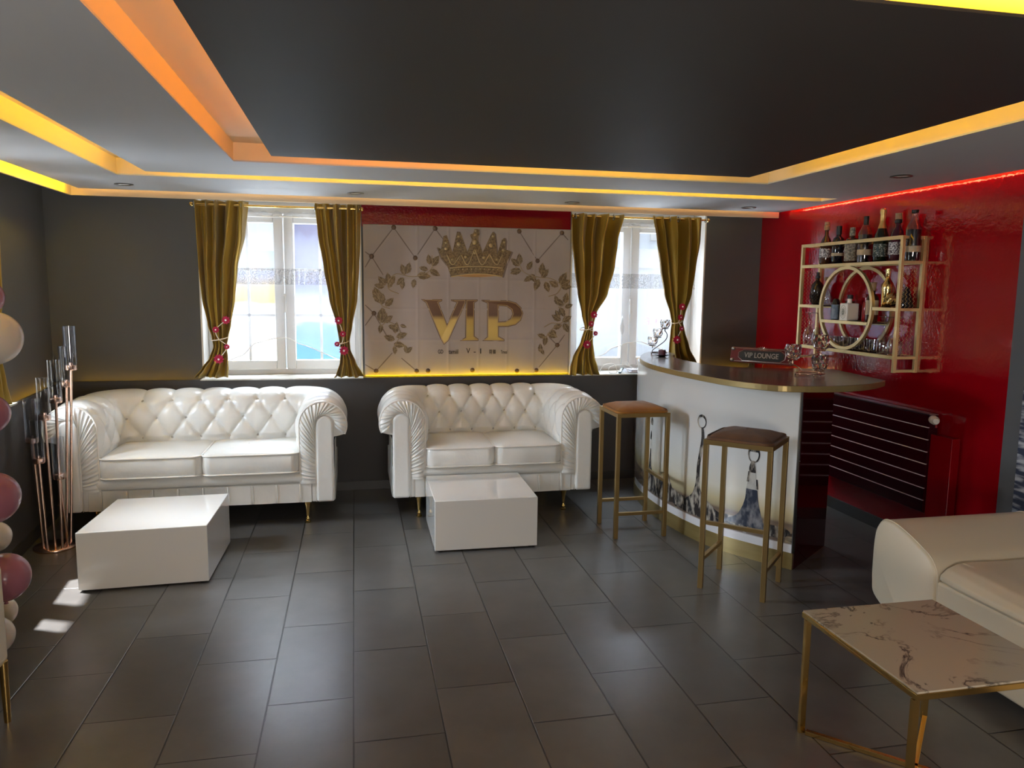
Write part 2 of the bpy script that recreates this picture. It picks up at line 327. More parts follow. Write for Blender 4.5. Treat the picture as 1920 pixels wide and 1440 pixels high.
# ------------------------------------------------------------------ room shell
H = 2.09; SL = 2.18
YB = 2.52; YL = 2.42; XR = 3.27; ZL = .835
def lx(y, off=0): return -1.80-.10*(y-1.3)+off        # left wall face (slightly out of square)
WX = [(-1.04,.08),(1.665,2.785)]                      # street window openings
WY = (.50,1.46)                                       # side window opening
b = MB(); b.box((-2.3,-6.2,-.05),(3.6,3.0,0)); struct(b.build('floor','floor'))
b = MB(); b.box((-2.13,-6.2,SL),(3.6,2.9,SL+.12)); struct(b.build('ceiling','cove'))
# back wall, lower part with ledge trough for the light strip
b = MB(); b.box((-2.1,YL,0),(2.30,YL+.02,ZL)); b.box((-2.1,YL+.02,0),(2.30,3.0,ZL-.035))
struct(b.build('wall_back_lower','lowwall'))
b = MB()
for x0,x1 in ((-2.1,-1.04),(.08,1.665),(2.785,3.6)): b.box((x0,YB,ZL-.035),(x1,YB+.33,SL))
for x0,x1 in WX: b.box((x0,YB,2.12),(x1,YB+.33,SL))
b.box((2.30,YL+.1,0),(3.6,YB+.33,ZL-.035))
struct(b.build('wall_back','wall'))
# left wall: lower plinth, upper wall with window opening
def lslab(b, y0, y1, z0, z1, o0, o1, mi=0):
    b.add([(lx(y0,o0),y0,z0),(lx(y1,o0),y1,z0),(lx(y1,o1),y1,z0),(lx(y0,o1),y0,z0),(lx(y0,o0),y0,z1),(lx(y1,o0),y1,z1),(lx(y1,o1),y1,z1),(lx(y0,o1),y0,z1)],
          [(0,1,2,3),(4,7,6,5),(0,4,5,1),(1,5,6,2),(2,6,7,3),(3,7,4,0)], mi)
b = MB(); lslab(b,-6.2,3.0,0,ZL,0,-.02); lslab(b,-6.2,3.0,0,ZL-.035,-.02,-.5); struct(b.build('wall_left_lower','lowwall'))
b = MB()
for y0,y1 in ((-6.2,WY[0]),(WY[1],3.0)): lslab(b,y0,y1,ZL-.035,SL,-.08,-.36)
lslab(b,WY[0],WY[1],2.0,SL,-.08,-.36); struct(b.build('wall_left','wall'))
# red wall, grey pier, side room, rear wall
b = MB(); b.box((XR,.055,0),(XR+.12,2.9,SL)); struct(b.build('wall_right','red'))
b = MB(); b.box((XR,-.045,0),(XR+.12,.055,SL)); struct(b.build('wall_pier','wall'))
b = MB(); b.box((XR,-6.2,0),(XR+.12,-.045,SL)); struct(b.build('wall_right_rear','wall'))
b = MB(); b.box((-2.2,-6.3,0),(3.5,-6.2,SL)); struct(b.build('wall_rear','wall'))
# red glossy frieze on the back wall over the banner
b = MB(); b.box((.085,YB-.012,1.93),(1.655,YB,2.16)); tag(b.build('red_frieze_panel','frieze'),'glossy red panel strip on the back wall above the crown banner','wall panel')
# skirting
b = MB(); b.box((-2.1,YL-.010,0),(2.30,YL,.065)); struct(b.build('baseboard_back','skirt'))
b = MB(); lslab(b,-6,2.43,0,.07,.010,0); struct(b.build('baseboard_left','skirt'))
b = MB(); b.box((XR-.010,-.045,0),(XR,2.5,.075)); struct(b.build('baseboard_right','skirt'))
# white sills and reveals
for i,(x0,x1) in enumerate(WX):
    b = MB(); b.box((x0,YL-.002,ZL-.006),(x1,2.74,ZL+.002)); b.box((x0,YL+.02,ZL-.034),(x1,2.74,ZL-.006)); struct(b.build('trim_%d'%(i+1),'sill'))
    b = MB(); b.box((x0,YB-.003,ZL),(x0+.012,2.84,2.13)); b.box((x1-.012,YB-.003,ZL),(x1,2.84,2.13)); b.box((x0,YB-.003,2.11),(x1,2.84,2.125))
    struct(b.build('trim_%d'%(i+3),'white'))
b = MB(); lslab(b,WY[0],WY[1],ZL-.006,ZL+.002,.002,-.34); struct(b.build('trim_5','sill'))
b = MB(); lslab(b,WY[1]-.012,WY[1],ZL,2.0,-.078,-.36); lslab(b,WY[0],WY[0]+.012,ZL,2.0,-.078,-.36); struct(b.build('trim_6','white'))
# dropped ceiling panels
PT = .007
b = MB()                                              # outer ring, open to the red wall
b.box((-1.66,-5.9,H),(-1.24,2.15,H+PT)); b.box((-1.24,1.45,H),(3.20,2.15,H+PT)); b.box((3.08,1.28,H),(3.20,1.45,H+PT)); struct(b.build('ceiling_ring_outer','ceil'))
b = MB(); b.box((-1.052,-5.9,H),(-.538,1.28,H+PT)); b.box((-.538,.81,H),(3.20,1.28,H+PT)); b.box((2.31,-5.9,H),(3.20,.81,H+PT)); b.box((-.538,-5.9,H),(2.31,-1.87,H+PT))
struct(b.build('ceiling_ring_inner','ceil'))
b = MB(); b.box((-.342,-1.667,H),(2.083,.607,H+PT)); struct(b.build('ceiling_centre','dark'))
# recess closures (white vertical boards) 
b = MB()
b.box((-1.26,-5.9,H+PT),(-1.24,1.47,SL)); b.box((-1.26,1.45,H+PT),(3.08,1.47,SL))
b.box((-.558,-1.89,H+PT),(-.538,.83,SL)); b.box((-.538,.81,H+PT),(2.33,.83,SL)); b.box((2.31,-1.89,H+PT),(2.33,.83,SL)); b.box((-.538,-1.89,H+PT),(2.31,-1.87,SL))
b.box((-.96,-5.9,H+PT),(-.95,1.19,SL)); b.box((-.96,1.18,H+PT),(3.08,1.19,SL))
b.box((-.22,-1.55,H+PT),(-.21,.49,SL)); b.box((-.22,.48,H+PT),(1.96,.49,SL)); b.box((1.95,-1.55,H+PT),(1.96,.49,SL)); b.box((-.22,-1.55,H+PT),(1.96,-1.54,SL))
b.box((3.08,-5.9,H+PT),(3.09,2.15,SL))
struct(b.build('ceiling_cove_boards','cove'))
# pelmet boards along left and back
b = MB(); b.box((-1.735,2.20,2.052),(3.225,2.215,SL)); b.box((-1.735,-5.9,2.052),(-1.72,2.2,SL)); struct(b.build('ceiling_pelmet','cove'))
# light strips lying hidden on the panel edges
def strip(name, label, segs, m):
    for p,q in segs:
        r = MB(); c = (Vector(p)+Vector(q))/2; r.bar(Vector(p)-c,Vector(q)-c,.010,.006)
        tag(r.build(name,m,loc=c), label, 'light strip', group=label if len(segs) > 1 else None)
zz = H+PT+.006
strip('light_strip','orange light strip along the left and back sides of the middle ceiling slot',[((-.25,-1.5,zz),(-.25,.5,zz)),((-.25,.51,zz),(.55,.51,zz))],'led_o')
strip('light_strip','yellow light strip along the right side of the middle ceiling slot',[((.60,.51,zz),(1.99,.51,zz)),((1.99,.5,zz),(1.99,-1.5,zz)),((1.98,-1.57,zz),(-.2,-1.57,zz))],'led_y')
strip('light_strip','yellow light strip in the outer ceiling slot beside the left wall',[((-.99,-5.5,zz),(-.99,1.2,zz)),((-.98,1.215,zz),(2.95,1.215,zz))],'led_y')
strip('light_strip','yellow light strip behind the pelmet over the street windows',[((-1.63,2.13,zz),(3.1,2.13,zz))],'led_l')
strip('light_strip','yellow light strip above the ceiling edge along the left wall',[((-1.67,-5.5,zz),(-1.67,2.1,zz))],'led_y')
strip('light_strip','red light strip washing the top of the glossy red wall',[((3.17,-.0,zz),(3.17,2.1,zz))],'led_r')
strip('light_strip','dim amber light strip in the ledge left of the street windows',[((-1.85,YL+.045,ZL-.028),(-1.07,YL+.045,ZL-.028)),((2.5,YB-.03,ZL+.01),(3.2,YB-.03,ZL+.01))],'led_w')
strip('light_strip','amber light strip in the ledge under the crown banner',[((.09,YL+.06,ZL-.028),(1.66,YL+.06,ZL-.028))],'led_y')
strip('light_strip','amber light strip in the left wall ledge',[((lx(1.34,-.045),1.34,ZL-.028),(lx(2.35,-.045),2.35,ZL-.028))],'led_w')
# recessed spots
sp = thing('ceiling_spot','recessed round ceiling spot nearest the left corner','ceiling light',(-1.317,1.86,H),group='recessed ceiling spots')
b = MB(); b.lathe([(.052,0),(.054,-.003),(.048,-.006),(.036,-.004),(.034,0)],n=28); b.build('trim_ring','steel',sp,60)
b = MB(); b.lathe([(.001,-.001),(.034,-.001),(.034,0)],n=24); b.build('lens',mat('frosted_lens',(.95,.95,.95),.3),sp)
for loc,lab in [((.044,1.896,H),'recessed round ceiling spot just right of the first street window, above sofas gap'),((1.514,1.99,H),'recessed round ceiling spot above the right part of the banner'),((2.807,1.91,H),'recessed round ceiling spot in the corner before the red wall'),((2.797,.35,H),'recessed round ceiling spot nearest the camera, above the bottle shelf')]:
    dup(sp, loc, 0, lab)
# ------------------------------------------------------------------ windows
def window(i, x0, x1, bars, label_bar=True):
    y = 2.72; z0, z1 = ZL, 2.11; cx = (x0+x1)/2
    b = MB(); 
    b.box((x0+.012,y,z0),(x0+.05,y+.07,z1)); b.box((x1-.05,y,z0),(x1-.012,y+.07,z1)); b.box((x0+.05,y,z0),(x1-.05,y+.07,z0+.04)); b.box((x0+.05,y,2.02),(x1-.05,y+.07,z1))
    w = struct(b.build('window_%d'%i,'pvc',bevel=.004))
    for s,(a,c) in enumerate(((x0+.05,cx-.004),(cx+.004,x1-.05))):
        f = MB(); zc0, zc1 = z0+.042, 2.018; t = .066
        f.box((a,y-.022,zc0),(a+t,y+.04,zc1)); f.box((c-t,y-.022,zc0),(c,y+.04,zc1)); f.box((a+t,y-.022,zc0),(c-t,y+.04,zc0+t)); f.box((a+t,y-.022,zc1-t),(c-t,y+.04,zc1))
        cs = f.build('casement','pvc',w,bevel=.006)
        if bars:
            g = MB(); m = (a+c)/2; g.box((m-.009,y-.004,zc0+t),(m+.009,y+.02,zc1-t))
            for k in (1,2):
                zz_ = zc0+t+(zc1-zc0-2*t)*k/3; g.box((a+t,y-.004,zz_-.009),(c-t,y+.02,zz_+.009))
            g.build('glazing_bar','pvc',cs)
        g = MB(); g.box((a+t,y+.008,zc0+t),(c-t,y+.012,zc1-t)); g.build('pane','thin',cs)
    h = MB(); h.box((cx-.012,y-.032,1.37),(cx+.012,y-.022,1.44)); h.box((cx-.009,y-.055,1.40),(cx+.009,y-.03,1.42)); h.box((cx-.009,y-.055,1.30),(cx+.009,y-.043,1.41)); h.build('handle','pvc',w,bevel=.003)
    return w
w1 = window(1,*WX[0],True); w2 = window(2,*WX[1],False)
# side window in left wall
def lp(y, off, z): return (lx(y,off), y, z)
b = MB()
for y0,y1,z0,z1 in ((WY[0],WY[0]+.06,ZL,2.0),(WY[1]-.06,WY[1],ZL,2.0),(WY[0]+.06,WY[1]-.06,ZL,ZL+.06),(WY[0]+.06,WY[1]-.06,1.94,2.0),(.72,.88,ZL+.06,1.94)): lslab(b,y0,y1,z0,z1,-.27,-.33)
w3 = struct(b.build('window_3','pvc'))
b = MB(); lslab(b,WY[0]+.06,WY[1]-.06,ZL+.06,1.94,-.298,-.302); b.build('pane','thin',w3)
# ------------------------------------------------------------------ outside
b = MB(); b.box((-8,3.2,-.6),(9,16,-.55)); b.box((-9,-7,-.6),(-3.4,3.2,-.55)); tag(b.build('street_paving', mat('pale_street_paving',(.14,.14,.14),.9,noise=(4,(.17,.17,.165),.3,.7))),'pale sunlit paving outside the windows','paving',kind='structure')
fac = mat('pale_facade_render',(.74,.77,.82),.9,noise=(1.5,(.80,.84,.88),.3,.7))
ft = thing('building','pale rendered building facade across the street, seen through the windows','building',(0,7.2,-.55))
b = MB(); b.box((-9,0,0),(10,.4,11)); b.build('wall',fac,ft)
b = MB(); b.box((1.2,-.25,2.35),(5.8,0,2.62)); b.build('ledge','white',ft,bevel=.02)
b = MB(); b.box((-4,-.06,3.3),(-.2,0,3.6)); b.build('cornice', mat('pale_blue_band',(.45,.58,.78),.7), ft)
for x in (2.3,4.2): 
    g = MB(); g.box((x,-.05,2.75),(x+1.0,0,4.3)); q = g.build('window','white',ft); g = MB(); g.box((x+.08,-.06,2.83),(x+.92,-.05,4.22)); g.build('pane', mat('blue_grey_window_glass',(.35,.47,.58),.1), q)
mural = ramp_mat('seascape_print','Z',[(0,(.22,.42,.44)),(.12,(.14,.32,.44)),(.40,(.12,.26,.46)),(.55,(.13,.25,.50)),(.58,(.36,.36,.56)),(.75,(.46,.43,.58)),(.9,(.26,.28,.52)),(1.05,(.24,.23,.33)),(1.35,(.18,.18,.31)),(2.3,(.10,.11,.24))],.6,warp=(2.2,.22,(1,1,3)))
b = MB(); b.box((-.60,0,-1.1),(.95,.04,2.3)); mo = b.build('seascape_poster',mural,loc=(.02,4.9,.55)); tag(mo,'large sea and violet cloud poster board outside, behind the right pane of the left window','poster')
sunset = ramp_mat('sunset_print','Z',[(0,(.8,.8,.8)),(.48,(.80,.79,.76)),(.53,(.72,.42,.16)),(.70,(.66,.50,.28)),(.80,(.48,.48,.62)),(1.05,(.40,.48,.66))],.6,warp=(3,.10,(1,1,4)))
b = MB(); b.box((-.9,0,-1.35),(.45,.04,1.05)); mo = b.build('sunset_poster',sunset,loc=(-1.15,4.95,.80)); tag(mo,'pale board with an orange sunset band, outside behind the left pane of the left window','poster')
# ------------------------------------------------------------------ curtains, sheers, rods
def px2w(x, y, Y):
    d = f_*1405.4+r_*(x-960)-u_*(y-720); return CAM+d*((Y-CAM.y)/d.y)
FLW = None
def curtain(rows, Y, label, folds, seed, flowers, tie, drop=None):
    T = []
    for (py,xl,xr) in rows:
        a = px2w(xl,py,Y); c = px2w(xr,py,Y); T.append((-(a.z+c.z)/2, a.x, c.x))
    zt, zb = -T[0][0], -T[-1][0]
    if drop: zb = drop; T.append((-drop, T[-1][1]-.02, T[-1][2]+.02))
    rnd = random.Random(seed); ph = [rnd.uniform(-.5,.5) for _ in range(6)]
    wmax = max(t[2]-t[1] for t in T)
    t = thing('curtain', label, 'curtain', ((T[0][1]+T[0][2])/2, Y, zb), group='gold satin curtains')
    ox, oy, oz = t.location
    def fn(u, v):
        z = zt+(zb-zt)*v; xl, xr = lerp_tab(T, -z); w = xr-xl
        uu = u+.025*sin(5*u+ph[0]*6+v*2)+.018*sin(11*u+ph[1]*6-v*3)
        A = .016+.034*min(1,w/.30)
        y = A*sin(2*pi*folds*uu+ph[2])+.5*A*sin(2*pi*folds*.62*uu+ph[3]*5+v*2.5)+.18*A*sin(2*pi*folds*2.3*uu+ph[4]*5-v*4)
        k = 1-min(1,abs(w-.09)/.25); y *= (1-.35*max(0,k))
        if v > .86:  y += .018*sin(9*u+30*v)*(v-.86)/.14-.02*(v-.86)/.14; z += .006*sin(22*u)*(v-.86)/.14
        x = xl+w*(u+.012*sin(2*pi*folds*2*uu))
        return (x-ox, y, max(z,zb+.003)-oz)
    b = MB(); b.grid(fn, 150, 110); c = b.build('cloth','curtain',t,180)
    s = c.modifiers.new('solid','SOLIDIFY'); s.thickness = .003
    # cord tie with flowers
    cx, cz, cw = tie; b = MB()
    pts = [(cx-ox+cw*cos(a), .044*sin(a), cz-oz+.012*sin(a*1+1)) for a in [2*pi*i/28 for i in range(28)]]
    b.tube(pts,.004,6,closed=True)
    fl = [px2w(p,q,Y-.045) for p,q in flowers]
    P = [Vector((cx-ox,-.046,cz-oz))]
    b.tube([tuple(v) for v in spline([(fl[0].x-ox,-.04,fl[0].z-oz),(fl[1].x-ox,-.05,fl[1].z-oz),(cx-ox,-.05,cz-oz),(fl[2].x-ox,-.05,fl[2].z-oz),(fl[3].x-ox,-.045,fl[3].z-oz)],8)],.003,6)
    tb = b.build('tieback','cord',t,180)
    for k,f in enumerate(fl):
        rr = (.032,.026,.022,.037)[k]; g = MB()
        for ring,(nn,rad,tilt) in enumerate(((9,rr,.2),(7,rr*.7,.6),(5,rr*.42,.9))):
            for i in range(nn):
                a = 2*pi*i/nn+ring*.4; d = Vector((cos(a),-tilt,sin(a))).normalized(); e = Vector((-sin(a),0,cos(a)))
                q0 = Vector((0,0,0)); mid = d*rad*.6; g.add([q0, mid+e*rad*.28, d*rad+Vector((0,.002,0)), mid-e*rad*.28],[(0,1,2,3)])
        g.sphere((0,-rr*.5,0),rr*.2,8,mi=1)
        fo = g.build('flower',['petal','pearl'],tb,180); fo.location = (f.x-ox, -.052, f.z-oz)
    return t
YC = 2.36
curtain([(376,366,463),(440,370,459),(500,374,447),(560,380,442),(610,391,434),(633,398,429),(650,401,426),(672,393,429),(690,380,431),(708,367,430)],YC,'leftmost gold satin curtain, on the left side of the left street window',4,1,[(424,600),(405,618),(426,650),(411,673)],(-.89,1.13,.055))
curtain([(382,590,676),(440,596,675),(500,607,673),(560,618,670),(610,632,661),(640,637,656),(655,640,657),(680,638,668),(700,632,680),(707,628,686)],YC,'gold satin curtain between the left street window and the crown banner',4,2,[(635,601),(643,626),(632,645),(645,657)],(-.065,1.10,.045))
curtain([(402,1071,1169),(450,1072,1155),(500,1077,1148),(550,1083,1136),(590,1091,1115),(615,1097,1110),(640,1089,1110),(670,1074,1113),(690,1068,1118),(703,1065,1122)],YC,'gold satin curtain between the crown banner and the right street window',4,3,[(1113,590),(1108,607),(1116,625),(1100,646)],(1.755,1.20,.05))
curtain([(407,1221,1318),(450,1228,1315),(500,1237,1306),(550,1246,1298),(590,1258,1284),(605,1261,1280),(620,1259,1283),(650,1257,1291),(680,1256,1302)],YC,'rightmost gold satin curtain, on the right side of the right street window by the bar',4,4,[(1278,575),(1275,595),(1277,616),(1268,637)],(2.485,1.25,.05),drop=ZL+.005)
def rod(x0, x1, label):
    t = thing('curtain_rod',label,'curtain rod',((x0+x1)/2,YC,2.035),group='thin curtain rods over the street windows'); w = (x1-x0)/2
    b = MB(); b.tube([(-w,0,0),(w,0,0)],.008,10); b.build('pole','goldpol',t,60)
    for s in (-1,1):
        b = MB(); b.sphere((s*w,0,0),.014,10); b.build('finial','goldpol',t,180)
        b = MB(); b.tube([(s*(w-.05),0,0),(s*(w-.05),YB-YC,.0)],.005,8); b.build('bracket','goldpol',t,60)
    for i in range(5):
        for s in (-1,1):
            x = s*(w-.02-i*.075); b = MB(); n = 16
            b.tube([(x,.020*cos(2*pi*k/n),.020*sin(2*pi*k/n)) for k in range(n)],.004,6,closed=True)
            b.build('ring','steel',t,180)
rod(-1.04,.085,'thin gold curtain rod over the left street window'); rod(1.63,2.72,'thin gold curtain rod over the right street window')
def sheer(x0, x1, hem, label, seed):
    Y = 2.62; zt = 2.02; t = thing('sheer_curtain',label,'sheer curtain',((x0+x1)/2,Y,zt),group='white sheer curtains'); ox = (x0+x1)/2
    def zb(x): return lerp_tab(hem, x)[0]
    def fn(u, v, o=0):
        x = x0+(x1-x0)*u; z = zt+(zb(x)-zt)*v
        y = .010*sin(34*u+seed)+.008*sin(61*u+seed*2+v*2)+.006*sin(15*u)
        return (x-ox+.004*sin(20*v+u*9), y+o, z-zt)
    b = MB(); b.grid(fn,120,30); b.build('voile','sheer',t,180)
    def band(u, v):
        x = x0+(x1-x0)*u; z = 1.62-.115*v; p = fn(u,(zt-z)/(zt-zb(x)),-.003); return p
    b = MB(); b.grid(band,120,4); b.build('sequin_band','sequin',t,180)
    b = MB(); b.tube([fn(i/80,1,-.002) for i in range(81)],.0035,6); b.build('hem','pipe',t,180)
    b = MB(); b.grid(lambda u,v: (lambda p:(p[0],p[1]*1.8-.004,-.035*v+.012*sin(70*u)*(1-v)))(fn(u,0)),120,4); b.build('heading','sheer',t,180)
    b = MB(); b.tube([(x0-ox,-.0,-.03),(x1-ox,-.0,-.03)],.005,8); b.build('rod','pipe',t,60)
sheer(-1.0,.05,[(-1.0,.90),(-.79,.985),(-.68,1.08),(-.53,1.115),(-.456,1.115),(-.38,1.07),(-.077,.95),(.05,.90)],'white sheer curtain with a sequin band in the left street window',1)
sheer(1.70,2.75,[(1.70,.87),(1.92,.954),(2.10,1.038),(2.19,1.068),(2.285,1.08),(2.40,1.04),(2.75,.90)],'white sheer curtain with a sequin band in the right street window',2.4)
# side curtain on left wall
def side_curtain(y0, y1, label, seed):
    t = thing('curtain',label,'curtain',(lx((y0+y1)/2,-.04),(y0+y1)/2,ZL),group='gold satin curtains'); ym = (y0+y1)/2
    def fn(u,v):
        z = 1.2*(1-v)+.004; w = lerp_tab([(0,1.0),(.5,.85),(.74,.35),(.9,.7),(1,1.0)],v)[0]
        y = (u-.5)*(y1-y0)*w+(ym-0)*0+.03*(1-w); return (.018*sin(2*pi*5*u+seed+v)-.10*(y)*0, y, z)
    b = MB(); b.grid(fn,80,60); c = b.build('cloth','curtain',t,180); s = c.modifiers.new('solid','SOLIDIFY'); s.thickness = .003
    b = MB(); b.tube([(.045*cos(a),.05*sin(a)+.02,.31) for a in [2*pi*i/20 for i in range(20)]],.004,6,closed=True); b.build('tieback','cord',t,180)
side_curtain(1.0,1.40,'gold satin curtain at the far side of the left wall window, at the picture edge',2)
# ------------------------------------------------------------------ banner
bt = thing('wall_banner','printed fabric banner with gold crown, leaf wreath and VIP lettering','banner',(.875,YB-.02,ZL))
def bw(zx, zy):                                       # banner point from its position on the print
    p = px2w(670+zx/4.115, 370+zy/4.115, YB-.022); return (p.x-.875, p.z-ZL)
def bq(x, z, d=0):                                    # onto the slightly rippled cloth
    y = .003*sin(5*x+1)+.0022*sin(9*x+3*z)+.0012*sin(23*x)
    for xi in (-.39,-.16,.07,.29,.5): y -= .0022*exp(-((x-xi)/.009)**2)
    for zi in (.27,.50,.72): y -= .0016*exp(-((z-zi)/.009)**2)
    return (x, y-d, z)
cloth = mat('taupe_printed_fabric',(.43,.385,.375),.75,noise=(1.6,(.35,.31,.30),.35,.65),bump=(2.5,.3,.02))
b = MB(); b.grid(lambda u,v: bq(-.782+1.562*u,.004+1.106*v),320,200); c = b.build('cloth',cloth,bt,180); s = c.modifiers.new('solid','SOLIDIFY'); s.thickness = .0015; s.offset = 1
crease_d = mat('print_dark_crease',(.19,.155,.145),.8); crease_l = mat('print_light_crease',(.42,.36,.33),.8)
b = MB()
from mathutils.geometry import tessellate_polygon
def flat(b, poly, d0, d1, mi=0, holes=()):
    loops = [poly]+list(holes); tr = tessellate_polygon([[Vector((p[0],p[1],0)) for p in L_] for L_ in loops])
    al = [p for L_ in loops for p in L_]; vs = [bq(x,z,d1) for x,z in al]+[bq(x,z,d0) for x,z in al]; n = len(al)
    fs = [tuple(t_) for t_ in tr]; o = 0
    for L_ in loops:
        k = len(L_); fs += [(o+i,o+(i+1)%k,n+o+(i+1)%k,n+o+i) for i in range(k)]; o += k
    b.add(vs, fs, mi)
def lineq(b, p, q, w, d, mi=0, n=8):
    (x0,z0),(x1,z1) = p,q; L_ = sqrt((x1-x0)**2+(z1-z0)**2); nx,nz = -(z1-z0)/L_, (x1-x0)/L_
    for k in range(n):
        a = k/n; c_ = (k+1)/n; A = (x0+(x1-x0)*a, z0+(z1-z0)*a); B = (x0+(x1-x0)*c_, z0+(z1-z0)*c_)
        wa = w*(1-abs(2*a-1)*.35); wc = w*(1-abs(2*c_-1)*.35)
        flat(b,[(A[0]-nx*wa/2,A[1]-nz*wa/2),(B[0]-nx*wc/2,B[1]-nz*wc/2),(B[0]+nx*wc/2,B[1]+nz*wc/2),(A[0]+nx*wa/2,A[1]+nz*wa/2)],.0012,d,mi)
BT = [(280,232),(110,455),(447,468),(600,240),(128,895),(145,1340),(458,1340),(545,1338),(888,1334),(1232,1340),(1380,1334),(1542,1140),(1390,490),(1250,262),(1578,275)]
for p,q in [((280,232),(110,455)),((280,232),(447,468)),((447,468),(600,240)),((600,240),(660,320)),((110,455),(60,420)),((110,455),(60,540)),((110,455),(200,600)),((128,895),(60,830)),((128,895),(60,990)),((128,895),(250,1110)),((145,1340),(270,1200)),((145,1340),(60,1290)),((458,1340),(340,1240)),((1250,262),(1390,490)),((1390,490),(1578,275)),((1578,275),(1625,330)),((1542,1140),(1600,1060)),((1542,1140),(1400,1310)),((1542,1140),(1480,1080))]:
    P, Q = bw(*p), bw(*q); lineq(b,P,Q,.009,.0018,0); lineq(b,(P[0]+.008,P[1]-.006),(Q[0]+.008,Q[1]-.006),.006,.0017,1)
b.build('quilting_print',[crease_d,crease_l],bt)
bb = MB(); bb.lathe([(.018,0),(.0165,.003),(.010,.0055),(0.0,.0065)],n=16); pb = bb.build('printed_button',mat('bronze_button_print',(.13,.085,.06),.4,metal=.3),bt,60)
for k,(x,y) in enumerate(BT):
    P = bw(x,y); loc = bq(P[0],P[1],.001)
    o = pb if k == 0 else copy_part(pb,bt,loc); o.location = loc; o.rotation_euler = (pi/2,0,0)
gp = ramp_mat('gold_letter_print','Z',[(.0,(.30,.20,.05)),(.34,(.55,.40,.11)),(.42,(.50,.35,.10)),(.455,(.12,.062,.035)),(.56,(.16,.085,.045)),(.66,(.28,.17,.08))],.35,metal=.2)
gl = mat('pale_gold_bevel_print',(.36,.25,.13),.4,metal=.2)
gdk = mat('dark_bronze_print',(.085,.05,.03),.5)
V_ = [(490,786),(655,786),(655,800),(628,812),(692,978),(765,812),(725,800),(722,788),(838,788),(838,812),(705,1105),(668,1138),(640,1090),(528,815)]
I_ = [(838,788),(930,788),(930,800),(905,815),(905,1070),(935,1092),(935,1108),(790,1108),(832,1080)]
P_ = [(960,790),(1165,795),(1225,812),(1265,850),(1280,895),(1262,950),(1222,985),(1160,1000),(1092,1000),(1092,1072),(1135,1095),(1135,1110),(965,1108),(1002,1075),(1002,818),(960,800)]
PH = [(1092,838),(1150,842),(1188,868),(1196,900),(1180,935),(1140,955),(1092,958)]
def letter(name, outer, hole=None):
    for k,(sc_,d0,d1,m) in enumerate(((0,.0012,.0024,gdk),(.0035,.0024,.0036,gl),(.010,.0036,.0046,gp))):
        b = MB(); O = [bw(*p) for p in outer]
        def inset(P, s):
            area = sum(P[i][0]*P[(i+1)%len(P)][1]-P[(i+1)%len(P)][0]*P[i][1] for i in range(len(P))); sg = 1 if area > 0 else -1; R = []
            for i in range(len(P)):
                a,c,e = Vector(P[i-1]),Vector(P[i]),Vector(P[(i+1)%len(P)]); d1_ = (c-a).normalized(); d2_ = (e-c).normalized()
                n1 = Vector((-d1_.y,d1_.x))*sg; n2 = Vector((-d2_.y,d2_.x))*sg; n = n1+n2; n = n/max(n.dot(n)/2,.35); R.append(tuple(c+n*s))
            return R
        Oi = inset(O, sc_)
        hs = [inset([bw(*p) for p in hole], -sc_)] if hole else []
        flat(b, Oi, d0, d1, 0, hs)
        b.build(name, m, bt)
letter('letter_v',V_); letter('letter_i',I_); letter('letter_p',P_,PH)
ink = mat('black_ink',(.02,.018,.018),.7)
def btext(s, zx, zy, size, w):
    x,z = bw(zx,zy); text_mesh('caption_text',s,size,ink,bt,Matrix.Translation((x,-.0045,z)) @ Matrix.Rotation(pi/2,4,'X'),.0006,width=w)
btext('GD',642,1192,.042,.040); btext('tamiil',742,1192,.048,.074); btext('V',855,1186,.056,.030); btext('-',905,1190,.05,.016); btext('I',951,1188,.056,.008); btext('\u7fd4 \u9396',1042,1194,.036,.052); btext('Tmeal',1132,1194,.036,.050)
# crown
cg = mat('antique_gold_print',(.26,.19,.10),.5,metal=.25,noise=(90,(.12,.082,.045),.42,.62),bump=(110,.6,.004))
cgl = mat('light_gold_print',(.50,.39,.22),.4,metal=.3); cgd = mat('crown_inner_print',(.30,.19,.07),.5)
CR = [(618,385),(650,400),(668,300),(690,292),(735,425),(770,265),(795,268),(850,420),(885,330),(870,290),(895,278),(905,245),(940,248),(945,280),(930,320),(965,430),(1030,290),(1045,265),(1062,285),(1078,440),(1115,330),(1135,312),(1145,340),(1140,400),(1190,420),(1145,520),(1120,610),(1010,590),(880,585),(780,592),(720,605),(690,520),(650,470)]
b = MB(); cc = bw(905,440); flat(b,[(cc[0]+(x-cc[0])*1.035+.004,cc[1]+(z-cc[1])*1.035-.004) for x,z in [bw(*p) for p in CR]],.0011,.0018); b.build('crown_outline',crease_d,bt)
b = MB(); flat(b,[bw(*p) for p in CR],.0012,.006); b.build('crown',cg,bt)
b = MB()
for zx,zy,r in [(683,395,.014),(683,350,.010),(782,360,.017),(780,300,.010),(905,345,.021),(910,290,.013),(915,258,.011),(1030,370,.016),(1045,300,.010),(1125,410,.013),(1132,345,.009),(835,460,.012),(975,465,.012),(735,480,.010),(1075,480,.010),(905,430,.008)]:
    x,z = bw(zx,zy); p = bq(x,z,.006); b.sphere(p,r,8,1)
for a_ in range(13):
    t0 = a_/12; x,z = bw(715+400*t0, 560-8*sin(pi*t0)); b.sphere(bq(x,z,.006),.006,6,1)
for arc in ([(690,440),(735,520),(800,440)],[(800,440),(850,520),(905,400)],[(905,400),(960,520),(1020,440)],[(1020,440),(1075,520),(1120,440)]):
    b.tube([bq(*bw(v.x,v.y),.007) for v in spline(arc,8)],.004,6)
